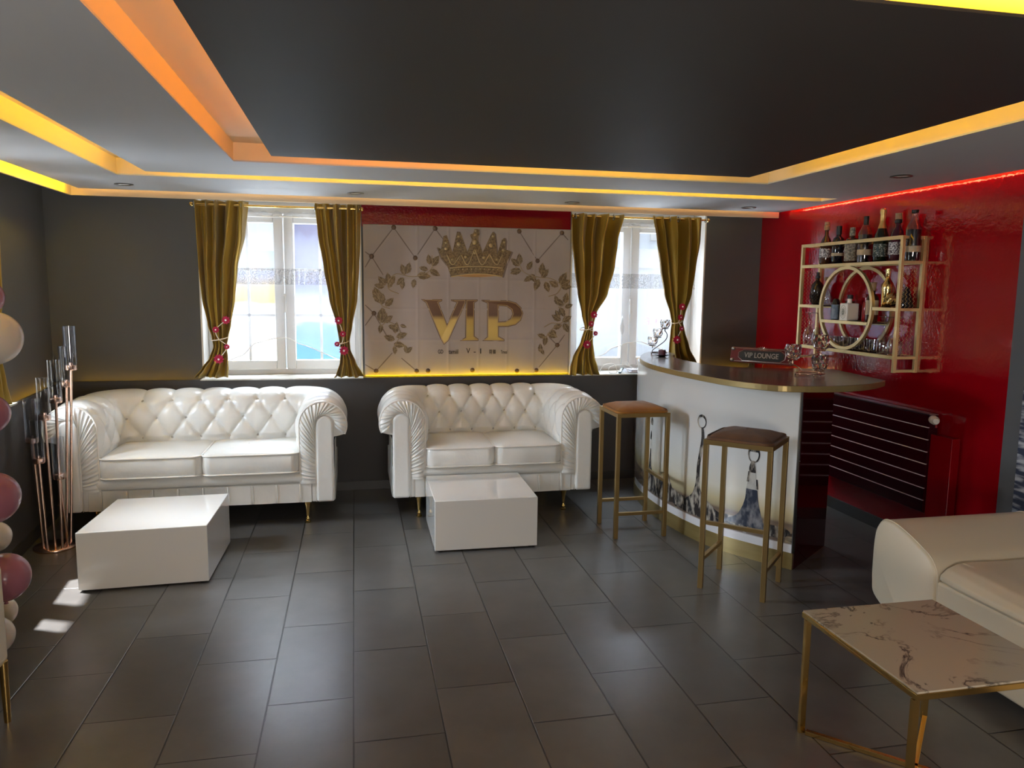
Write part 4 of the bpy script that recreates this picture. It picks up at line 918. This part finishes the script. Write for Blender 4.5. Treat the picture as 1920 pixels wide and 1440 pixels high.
for x in (-HW+.014,HW-.014):
    for z in (.014,HH-.014):
        if c0 is None: b = MB(); b.sphere((0,0,0),.012,8); c0 = b.build('corner_stud',sv,pq,180); c0.location = sg_(x,z,.012)
        else: copy_part(c0,pq,sg_(x,z,.012))
rot = Matrix.Translation(sg_(0,.047,.018)) @ Matrix.Rotation(pi/2-TL,4,'X')
text_mesh('lettering','VIP LOUNGE',.046,sv,pq,rot,.002,width=.215)
for x in (-.07,.02):
    b = MB(); b.tube([(x,-.035,.0),(x,-.03,.012),(x,-.014,.02),(x,.01,.03),(x,.055,.002)],.002,6); b.build('wire_foot','goldpol',pq,180)
# ------------------------------------------------------------------ wall bottle shelf
XF, XW = 3.12, 3.262
sh = thing('wall_shelf','gold square wall shelf with a ring in its middle on the red wall','shelf',(XW,1.19,1.025)); so = Vector(sh.location)
def S(x,y,z): return (x-so.x,y-so.y,z-so.z)
Y0s, Y1s, g_ = .700, 1.685, .020
for nm,X in (('front_frame',XF),('back_frame',XW)):
    b = MB(); h = g_/2
    for y in (Y0s,Y1s): b.box(S(X-h,y-h,1.025),S(X+h,y+h,1.82))
    for z in (1.81,1.668,1.113): b.box(S(X-h,Y0s+h,z-h),S(X+h,Y1s-h,z+h))
    for ya,yb in ((Y0s+h,.923),(1.441,Y1s-h)): b.box(S(X-h,ya,1.395-h),S(X+h,yb,1.395+h))
    b.box(S(X-h,.945,1.300-h),S(X+h,1.417,1.300+h))
    b.build(nm,'goldshelf',sh,bevel=.001)
    b = MB(); n = 64; vs = []
    for i in range(n):
        a = 2*pi*i/n
        for r,x in ((.268,X-h),(.268,X+h),(.248,X+h),(.248,X-h)): vs.append(S(x,1.182+r*cos(a),1.391+r*sin(a)))
    b.add(vs,[(i*4+j,i*4+(j+1)%4,((i+1)%n)*4+(j+1)%4,((i+1)%n)*4+j) for i in range(n) for j in range(4)]); b.build('ring','goldshelf',sh,40)
for z in (1.81,1.668,1.395,1.113,1.035):
    for y in (Y0s,Y1s):
        b = MB(); b.bar(S(XF+.01,y,z),S(XW-.01,y,z),.016); b.build('side_rail','goldshelf',sh)
bd = mat('dark_mirror_shelf_board',(.05,.012,.012),.12,metal=.3)
for y0,y1,z in ((Y0s,Y1s,1.672),(Y0s,.925,1.399),(1.44,Y1s,1.399),(.945,1.417,1.304),(Y0s,Y1s,1.117)):
    b = MB(); b.box(S(XF+.01,y0+.008,z-.004),S(XW-.01,y1-.008,z+.004)); b.build('shelf_board',bd,sh)
for y in (Y0s,Y1s):
    b = MB()
    for z0,z1 in ((1.125,1.385),(1.405,1.66)):
        k = 0; st = .026; zs = z0
        while zs < z1-st:
            x_ = XF+.014
            while x_ < XW-.03:
                b.bar(S(x_,y,zs),S(x_+st*.5,y,zs+st*.5),.0013); b.bar(S(x_+st*.5,y,zs+st*.5),S(x_,y,zs+st),.0013); x_ += st*.5
                x_ += st*.5
            zs += st
    b.build('side_lattice','goldshelf',sh)
# ---- bottles
blk = mat('dark_liquor_glass',(.008,.006,.010),.06,coat=.6); brn = mat('brown_liquor_glass',(.05,.018,.010),.06,coat=.6); grn = mat('dark_green_glass',(.006,.012,.006),.06,coat=.6)
clr = thinglass('pale_clear_bottle_glass',(.85,.80,.80),.14)
lb_c = mat('cream_paper_label',(.50,.40,.27),.7); lb_g = mat('grey_patterned_label',(.35,.32,.26),.6,noise=(90,(.12,.11,.09),.4,.6)); lb_w = mat('silver_white_script_label',(.60,.60,.62),.4,noise=(120,(.05,.03,.05),.42,.58)); lb_b = mat('blue_grey_label',(.13,.18,.26),.5,noise=(60,(.25,.30,.36),.4,.6))
lb_k = mat('green_black_label',(.03,.05,.045),.5,noise=(110,(.35,.38,.34),.52,.6)); foil = mat('gold_foil',(.62,.43,.15),.32,metal=.7,bump=(80,.4,.003)); ow = mat('off_white_ceramic',(.86,.83,.77),.45)
gbt = mat('polished_gold_bottle',(.85,.66,.30),.14,metal=1,bump=(38,.5,.006)); red2 = mat('red_bottle_glass',(.35,.01,.01),.06,coat=.5)
def bottle(label, y, z, parts, x=3.19, n=22, cat='bottle', name='bottle', group='bottles on the wall shelf'):
    t = thing(name,label,cat,(x,y,z),group=group)
    for nm,prof,m in parts:
        if callable(prof): prof(t)
        else: b = MB(); b.lathe(prof,n=n); b.build(nm,m,t,40)
    return t
def lab(r, z0, z1): return [(r-.001,z0),(r+.0012,z0),(r+.0012,z1),(r-.001,z1)]
ZT = 1.676
def std(r, hs, hn, ht, rn): return [(r*.9,0),(r,.006),(r,hs),(r*.85,hs+.02),(rn,hn),(rn,ht)]
bottle('round clear brandy bottle with a decorated cork, leftmost on the top shelf',1.53,ZT,[('glass',[(.033,0),(.037,.01),(.040,.06),(.038,.13),(.030,.17),(.013,.20),(.012,.235)],brn),('label',lab(.0405,.05,.11),lb_w),('stopper',[(.015,.235),(.019,.24),(.019,.262),(.015,.268),(.018,.272),(.016,.290),(0,.292)],'cork')])
bottle('black square-shouldered bottle with a dark cap, second from left on the top shelf',1.395,ZT,[('glass',std(.040,.150,.185,.20,.015),blk),('label',lab(.0405,.055,.075),lb_c),('cap',[(.016,.195),(.017,.20),(.017,.252),(0,.254)],'black')])
bottle('short bottle in a grey patterned wrap with a silver cap, third on the top shelf',1.255,ZT,[('glass',std(.041,.140,.170,.185,.016),brn),('label',lab(.0415,.018,.138),lb_g),('cap',[(.017,.18),(.018,.185),(.017,.232),(0,.234)],lb_g)])
for y,ht,lbl in ((1.128,.292,'dark wine-filled bottle with cream band and tall black cap, fourth on the top shelf'),(.705,.290,'dark-filled bottle with cream band and low black cap, rightmost on the top shelf')):
    bottle(lbl,y,ZT,[('glass',[(.040,0),(.042,.006),(.042,.185),(.036,.20),(.020,.235),(.0135,.25),(.0135,ht-.006)],clr),('liquid',[(.0,.004),(.039,.004),(.039,.178),(0,.178)],blk),('label',lab(.0425,.05,.085),lb_c),('cap',([(.0145,.238),(.0155,.24),(.0155,ht),(0,ht+.001)] if y > 1 else [(.015,ht-.018),(.019,ht-.016),(.019,ht),(0,ht+.001)]),'black')])
bottle('dark green champagne bottle with gold foil neck, fifth on the top shelf',.975,ZT,[('glass',[(.040,0),(.043,.006),(.043,.13),(.038,.165),(.024,.205),(.016,.24),(.0145,.27)],grn),('foil',[(.0245,.205),(.0165,.24),(.0155,.29),(.019,.298),(.019,.318),(.012,.326),(0,.327)],foil),('label',lab(.0435,.035,.11),lb_k)])
bottle('round purple-red brandy bottle with a cork stopper, sixth on the top shelf',.838,ZT,[('glass',[(.034,0),(.040,.01),(.044,.06),(.042,.13),(.032,.175),(.015,.205),(.014,.235)],mat('plum_glass',(.06,.010,.022),.06,coat=.6)),('label',lab(.0445,.04,.115),lb_w),('collar',[(.016,.225),(.020,.228),(.020,.245),(.016,.248)],'black'),('stopper',[(.015,.247),(.019,.25),(.019,.284),(0,.286)],'cork')])
ZM = 1.403
studs = mat('studded_dark_glass',(.025,.018,.014),.1,coat=.5)
def studmesh(prof_fn, z0, z1, m):
    def f(t):
        b = MB(); rows = 12
        for i in range(rows):
            z = z0+(z1-z0)*i/(rows-1); r = prof_fn((z-z0)/(z1-z0)); k = 14
            for j in range(k):
                a = 2*pi*(j+.5*(i%2))/k; b.lathe([(.0055,-.0055),(.0,.0)],(0,0,0),4) if False else b.sphere((r*cos(a),r*sin(a),z),.0052,4)
        b.build('studs',m,t)
    return f
bottle('pineapple-textured dark bottle, leftmost on the middle shelf',1.60,ZM,[('glass',[(.022,0),(.026,.01),(.040,.06),(.045,.10),(.038,.14),(.016,.165),(.012,.17),(.012,.185)],studs),('studs',studmesh(lambda q: .025+.020*sin(pi*min(1,q*.85+.12)),.012,.13,studs),None),('cap',[(.012,.183),(.015,.185),(.015,.20),(.010,.204),(.010,.225),(0,.227)],'black')])
bottle('clear round decanter bottle beside the pineapple bottle on the middle shelf',1.505,ZM,[('glass',[(.030,0),(.036,.01),(.038,.06),(.030,.095),(.012,.13),(.011,.17)],clr),('stopper',[(.012,.168),(.015,.17),(.015,.19),(0,.192)],'cork')],x=3.195)
ZI = 1.310
bottle('slim dark bottle with a blue-grey label, left inside the shelf ring',1.352,ZI,[('glass',[(.024,0),(.026,.004),(.026,.11),(.018,.135),(.012,.14)],blk),('label',lab(.0265,.03,.10),lb_b),('base_label',lab(.0268,.004,.03),lb_b)],x=3.17)
bottle('dark bottle with black cap standing behind the white ceramic bottle inside the shelf ring',1.27,ZI,[('glass',std(.030,.105,.125,.14,.013),brn),('cap',[(.016,.138),(.018,.14),(.018,.165),(0,.167)],'black')],x=3.215)
def cer(t):
    b = MB(); b.box((-.042,-.040,0),(.042,.040,.112)); b.build('body',ow,t,bevel=.006,seg=3)
    b = MB(); b.lathe([(.016,.112),(.014,.118),(.015,.14),(0,.141)],n=16); b.build('stopper',ow,t,50)
    b = MB(); dk = 1
    n = 24; ring = [(-.0425,.019*cos(2*pi*i/n)*1.0,.055+.027*sin(2*pi*i/n)) for i in range(n)]; b.tube(ring,.0012,5,closed=True); b.tube([(-.0425,.028*cos(2*pi*i/n),.056+.042*sin(2*pi*i/n)) for i in range(n)],.0010,5,closed=True)
    b.add([(-.0428,.012*cos(2*pi*i/n),.055+.020*sin(2*pi*i/n)) for i in range(n)],[tuple(range(n))]); b.build('label',mat('green_grey_label_print',(.12,.14,.12),.6,noise=(150,(.5,.48,.42),.45,.6)),t)
bottle('white square ceramic bottle with an oval label, centre of the shelf ring',1.205,ZI,[('x',cer,None)],x=3.165)
bottle('small red-tinted bottle behind the white ceramic bottle, toward the right of the ring',1.12,ZI,[('glass',std(.024,.10,.125,.15,.012),red2),('cap',[(.024,.150),(.026,.151),(.026,.172),(0,.174)],'redmatte')],x=3.225)
bottle('brown bottle with tall cream label, right inside the shelf ring',1.005,ZI,[('glass',[(.034,0),(.036,.005),(.036,.145),(.028,.165),(.014,.175),(.014,.20)],brn),('label',lab(.0365,.045,.135),lb_c),('cap',[(.015,.195),(.016,.20),(.018,.235),(.02,.245),(0,.246)],'cork')],x=3.18)
bottle('gold embossed bottle on the right of the middle shelf',.885,ZM,[('glass',[(.026,0),(.030,.005),(.032,.09),(.036,.12),(.034,.14),(.014,.165),(.0125,.19)],gbt),('cap',[(.014,.185),(.016,.19),(.016,.232),(0,.234)],gbt)],x=3.185)
def nug(t):
    b = MB(); rnd = random.Random(3); b.sphere((0,0,.045),.038,7)
    b.v = [(x*rnd.uniform(.8,1.15),y*rnd.uniform(.8,1.15),max(0,z*rnd.uniform(.92,1.12))) for x,y,z in b.v]; b.build('body',gbt,t)
bottle('small faceted gold bottle leaning beside the gold embossed bottle',.812,ZM,[('x',nug,None)],x=3.165)
bottle('cone-shaped studded black bottle, rightmost on the middle shelf',.742,ZM,[('glass',[(.036,0),(.038,.01),(.030,.06),(.016,.11),(.008,.125)],blk),('studs',studmesh(lambda q: .037-.025*q,.010,.105,blk),None)],x=3.205)
# glassware on the bottom shelf
ZG = 1.121
tm = thing('tumbler','clear glass tumbler on the bottom shelf behind the gold ring','glass',(3.17,1.37,ZG),group='clear tumblers on the bottom shelf')
b = MB(); b.lathe([(.026,0),(.030,.006),(.034,.08),(.0325,.08),(.028,.012),(0,.010)],n=20); b.build('body','tumbler',tm,50)
for k,y in enumerate((1.29,1.21,1.13,1.05,.97)): dup(tm,(3.17+.004*(k%2),y,ZG),0)
dup(tm,(3.225,1.33,ZG),0); dup(tm,(3.225,1.17,ZG),0); dup(tm,(3.225,1.01,ZG),0)
wg = thing('wine_glass','clear stemmed glass standing upside down at the left of the bottom shelf','glass',(3.165,1.63,ZG),group='upturned stemmed glasses, left of the bottom shelf')
b = MB(); b.lathe([(.034,0),(.040,.03),(.042,.07),(.030,.11),(.006,.135),(.0035,.15),(.0035,.215),(.010,.222),(.034,.227),(.034,.229),(0,.230)],n=24,cap=False); b.build('body','tumbler',wg,60)
dup(wg,(3.17,1.535,ZG),0)
w2g = dup(wg,(3.165,.765,ZG),0,'clear stemmed glass standing upside down at the right of the bottom shelf'); w2g['group'] = 'upturned stemmed glasses, right of the bottom shelf'
dup(w2g,(3.165,.862,ZG),0)
# ------------------------------------------------------------------ radiator
rd = thing('radiator','wide maroon slatted radiator with pale lines on the red wall under the shelf','radiator',(3.27,.95,.24))
b = MB(); b.box((-.064,-.47,.0),(-.012,.52,.565)); b.build('body','slat',rd,bevel=.002)
for k in range(8):
    z0 = .004+k*.0705; b = MB(); b.box((-.070,-.468,z0),(-.064,.518,z0+.0665)); b.build('slat','slat',rd,bevel=.0008)
    if k: b = MB(); b.box((-.0715,-.467,z0-.005),(-.0635,.517,z0-.0005)); b.build('slat_edge','slatline',rd)
b = MB(); b.box((-.070,-.468,.5665),(-.012,.518,.572)); b.build('top_grille','steel',rd)
b = MB(); b.tube([(-.050,-.47,.545),(-.050,-.50,.545)],.012,12); b.tube([(-.050,-.50,.545),(-.050,-.50,.50)],.006,8); b.build('pipe','redmatte',rd,50)
b = MB(); 
pts = [(-.105-.0,-.49+.0,.545),(-.062,-.505,.545)]
b.lathe([(0,0),(.020,.002),(.024,.010),(.024,.052),(.017,.060),(.016,.078),(0,.08)],n=20); v = b.build('thermostat_valve','pipe',rd,50); v.location = (-.055,-.475,.545); v.rotation_euler = (pi/2,0,radians(-28))
b = MB(); b.box((-.052,.0,0),(0,.16,.61)); p_ = b.build('red_cover_panel','red',None,bevel=.003,loc=(3.262,.315,.09)); tag(p_,'narrow red cover panel on the red wall at the right end of the radiator','wall panel')
# ------------------------------------------------------------------ rose gold candelabra in left corner
cd = thing('floor_candelabra','tall rose gold floor candelabra with glass tubes in the left corner','candelabra',(-1.665,1.44,0))
b = MB(); b.lathe([(.108,0),(.112,.004),(.112,.012),(.108,.016),(0,.017)],n=40); b.build('base','rose',cd,50)
co = Vector(cd.location)
RODS = [((-1.705,1.385),(-1.716,1.36),.635,.235),((-1.672,1.350),(-1.683,1.340),.525,.23),((-1.655,1.410),(-1.654,1.38),.757,.225),((-1.605,1.372),(-1.580,1.345),.857,.225),((-1.585,1.405),(-1.592,1.36),.428,.225),((-1.600,1.49),(-1.563,1.55),1.015,.240),((-1.635,1.53),(-1.60,1.575),.915,.225)]
for (bx,by),(tx,ty),zc,hg in RODS:
    b = MB(); b.tube([(bx-co.x,by-co.y,.014),(tx-co.x,ty-co.y,zc)],.0072,12); ro = b.build('rod','rose',cd,60)
    b = MB(); b.lathe([(.009,-.012),(.028,-.010),(.031,-.004),(.031,.018),(.028,.020),(.010,.020),(.009,.032),(0,.033)],(tx-co.x,ty-co.y,zc),24); b.build('cup','rose',ro,50)
    b = MB(); b.lathe([(.0325,-.002),(.0325,hg),(.0305,hg),(.0305,.002)],(tx-co.x,ty-co.y,zc),24,cap=False); b.build('glass_tube','tube',ro,60)
# ------------------------------------------------------------------ marble side table
mt_ = thing('side_table','square side table with a white marble top on polished gold legs, lower right','side table',(1.735,-1.242,0)); q = .253; zt = .43
b = MB(); b.box((-q+.002,-q-.010,zt-.006),(q-.002,q+.010,zt)); b.build('table_top','marble',mt_,bevel=.001)
b = MB()
for s in (-1,1): b.box((-q,s*(q+.004)-.008,zt-.024),(q,s*(q+.004)+.008,zt-.0065)); b.box((s*(q-.008)-.008,-q+.004,zt-.024),(s*(q-.008)+.008,q-.004,zt-.0065))
b.build('top_frame','goldpol',mt_,bevel=.001)
for x,y in ((-1,-1),(1,-1),(1,1),(-1,1)):
    b = MB(); b.bar((x*(q-.012),y*(q-.006),0),(x*(q-.012),y*(q-.006),zt-.028),.022,.012,up=(0,1,0)); b.build('leg','goldpol',mt_,bevel=.001)
for s in (1,-1):
    b = MB(); b.bar((-(q-.02),s*(q-.02),.0085 if s > 0 else .0085),((q-.02),-s*(q-.02),.0085),.016,.015); b.build('cross_rail','goldpol',mt_,bevel=.001)
# ------------------------------------------------------------------ cream corner sofa on the right
cs = thing('lounge_sofa','cream leather lounge sofa with a thick low arm, right edge','sofa',(2.27,-.33,0))
# arm profile in (y,z), extruded along +x
AP = [(.0,.16),(.018,.22),(.022,.30),(.020,.40),(.008,.465),(-.03,.508),(-.09,.512),(-.17,.492),(-.25,.462),(-.305,.435),(-.336,.395),(-.345,.34),(-.347,.25),(-.345,.12),(-.22,.085),(-.19,.09),(-.10,.11)]
pr = [(v.x,v.y) for v in spline([(a_,b_) for a_,b_ in AP],5,closed=True)]
b = MB(); nP = len(pr); xs = [(-.004,.955),(0,.985),(.008,1),(.03,1.004),(.10,1.004),(.975,1.004)]; cy = -.165; cz = .30; vs = []
for x,k in xs:
    for y,z in pr: vs.append((x,cy+(y-cy)*k,cz+(z-cz)*k))
fs = [tuple(range(nP))[::-1],tuple((len(xs)-1)*nP+j for j in range(nP))]+[(i*nP+j,i*nP+(j+1)%nP,(i+1)*nP+(j+1)%nP,(i+1)*nP+j) for i in range(len(xs)-1) for j in range(nP)]
b.add(vs,fs); b.build('arm','cream',cs,40)
b = MB(); b.tube([(.010,cy+(y-cy)*1.006,cz+(z-cz)*1.006) for y,z in pr[8:66]],.003,6); b.build('seam','cream',cs,180)
b = MB(); b.tube([(.70,cy+(y-cy)*1.010,cz+(z-cz)*1.010) for y,z in pr[12:60]],.0025,6); b.build('seam','cream',cs,180)
def seat(u,v):
    # v around section in (x,z), u along -y
    y = -.350-1.9*u; th = v
    S_ = [(.68,.43),(.30,.425),(.14,.428),(.07,.424),(.022,.405),(-.002,.385),(-.004,.368),(.012,.352),(.05,.345)]
    k = v*(len(S_)-1); i = min(len(S_)-2,int(k)); t0 = k-i; x = S_[i][0]+(S_[i+1][0]-S_[i][0])*t0; z = S_[i][1]+(S_[i+1][1]-S_[i][1])*t0
    e = min(1,u*22); return (x+(1-e)*.02*(1 if v > .3 else 0), y, z-.006*(1-e)+.003*sin(14*u+3*v)*(1 if v < .5 else .3))
b = MB(); b.grid(seat,80,48); b.build('seat_cushion','cream',cs,180)
b = MB(); b.box((.006,-2.2,.06),(.97,-.345,.355)); b.build('base','cream',cs,50,bevel=.012,seg=4)
b = MB(); b.box((.66,-2.2,.30),(.96,-.345,.62)); b.build('backrest','cream',cs,50,bevel=.05,seg=5)
b = MB(); b.box((.10,-.25,0),(.16,-.19,.10)); b.box((.85,-.25,0),(.91,-.19,.10)); b.box((.10,-2.1,0),(.16,-2.04,.07)); b.build('foot','black',cs)
# streaked panel seen past the grey pier
stk = mat('navy_streaked_fabric',(.03,.04,.08),.6,noise=(3,(.45,.47,.52),.47,.6,(1.5,1.5,9)))
b = MB(); b.box((-.008,-1.2,0),(.0,0,1.95)); tag(b.build('patterned_wall_panel',stk,loc=(XR-.001,-.047,.08)),'grey and navy streaked panel on the wall at the far right edge, beyond the grey pier','wall panel')
# ------------------------------------------------------------------ left edge: armchair and balloons
ac = thing('armchair','cream armchair on a gold leg, only its edge in view at lower left','armchair',(-1.395,-.66,0))
b = MB(); b.box((-.19,-.25,.20),(.243,.275,.565)); b.build('seat','cream',ac,50,bevel=.03,seg=5)
b = MB(); b.box((-.19,-.24,.40),(-.09,.27,.80)); b.build('backrest','cream',ac,50,bevel=.04,seg=5)
for x in (-.15,.235):
    for y in (-.2,.235):
        b = MB(); b.lathe([(.010,0),(.011,.02),(.014,.22)],(x,y,0),14); b.build('leg','goldpol',ac,60)
def balloon(c, r, m, label):
    b = MB(); b.lathe([(0,-r*1.12),(r*.10,-r*1.09)]+[(r*sin(a)*(1 if a > pi/2 else 1), -r*1.06*cos(a) if a < pi/2 else -r*.98*cos(a)) for a in [pi*(i+1)/22 for i in range(1,21)]]+[(0,r*.98)],n=28)
    b.tube([(0,0,-r*1.10),(0,0,-r*1.2)],[r*.05,r*.09],8); o = b.build('balloon',m,loc=c); o.data.polygons.foreach_set('use_smooth',[True]*len(o.data.polygons)); tag(o,label,'balloon',group='balloon garland at the left edge'); return o
def bpos(px, py, d):
    v = f_*1405.4+r_*(px-960)-u_*(py-720); h = sqrt(v.x**2+v.y**2); p = CAM+v*(d/h); return tuple(p)
balloon(bpos(-12,632,3.45),.098,'balloonw','large cream balloon at the left edge, topmost in full view')
balloon(bpos(-22,775,3.5),.075,'balloonp','dusty pink balloon at the left edge, just below the large cream one')
balloon(bpos(-15,932,3.4),.096,'balloonp','dusty pink balloon at the left edge, halfway down the wall')
balloon(bpos(-10,1006,3.55),.060,'balloonw','small white balloon at the left edge between the two lower pink ones')
balloon(bpos(8,1081,3.35),.090,'balloonp','dusty pink balloon at the left edge, lowest of the pink ones')
balloon(bpos(2,1146,3.62),.060,'balloonw','small white balloon right under the lowest pink one')
balloon(bpos(-12,1192,3.38),.072,'balloonw','white balloon lowest at the left edge, beside the armchair')
balloon(bpos(-30,556,3.62),.07,'balloonp','dusty pink balloon at the left edge, above the large cream one')
# ------------------------------------------------------------------ small things on the right window sill
b = MB(); b.tube([tuple(v) for v in spline([(1.92,2.52,.842),(1.95,2.50,.90),(2.03,2.50,.91),(2.06,2.50,.845),(1.99,2.47,.843),(2.0,2.50,.885),(2.10,2.50,.90),(2.15,2.48,.843),(2.12,2.47,.842)],8)],.0028,6)
tag(b.build('charging_cable','cable',None,180),'loops of white cable on the right window sill','cable')
b = MB(); b.tube([tuple(v) for v in spline([(2.20,2.55,.866),(2.16,2.54,.92),(2.14,2.54,.905),(2.22,2.52,.87),(2.28,2.52,.868),(2.29,2.54,.90)],8)],.0028,6)
tag(b.build('charging_cable','cable',None,180),'white cable arching over the papers by the bar','cable')
b = MB(); b.box((2.15,2.46,.838),(2.32,2.62,.852)); b.box((2.16,2.48,.852),(2.33,2.60,.864),rot=.15); tag(b.build('paper_stack',mat('pale_printed_paper',(.66,.68,.78),.7),None),'small stack of pale printed papers on the right window sill','papers')
b = MB(); b.bar((2.06,2.435,.845),(2.10,2.49,.877),.022,.012); tag(b.build('lighter',mat('dark_green_plastic',(.02,.05,.05),.3),None,bevel=.003),'dark green lighter propped on the right window sill','lighter')
# mirrored lettering on the right window
for s_,x_ in (('E',2.40),('G',2.45),('N',2.50)):
    text_mesh('window_lettering',s_,.085,mat('faint_pink_vinyl',(.85,.50,.58),.6),w2,Matrix.Translation((x_,2.735,1.235)) @ Matrix.Rotation(pi/2,4,'X') @ Matrix.Diagonal((-1,1,1,1)),.0006)
b = MB(); b.tube([(0,0,0),(0,0,.30)],.003,6); b.lathe([(.03,0),(.03,.004),(0,.005)],n=16); b.lathe([(.004,0),(.02,.03),(.022,.07),(.010,.10),(.0,.16)],(0,0,.30),12); tag(b.build('window_ornament',mat('frosted_white_ornament',(.8,.83,.86),.3,alpha=.6),None,60,loc=(2.115,2.56,.838)),'thin stem with a frosted white lantern finial on the right window sill','ornament')
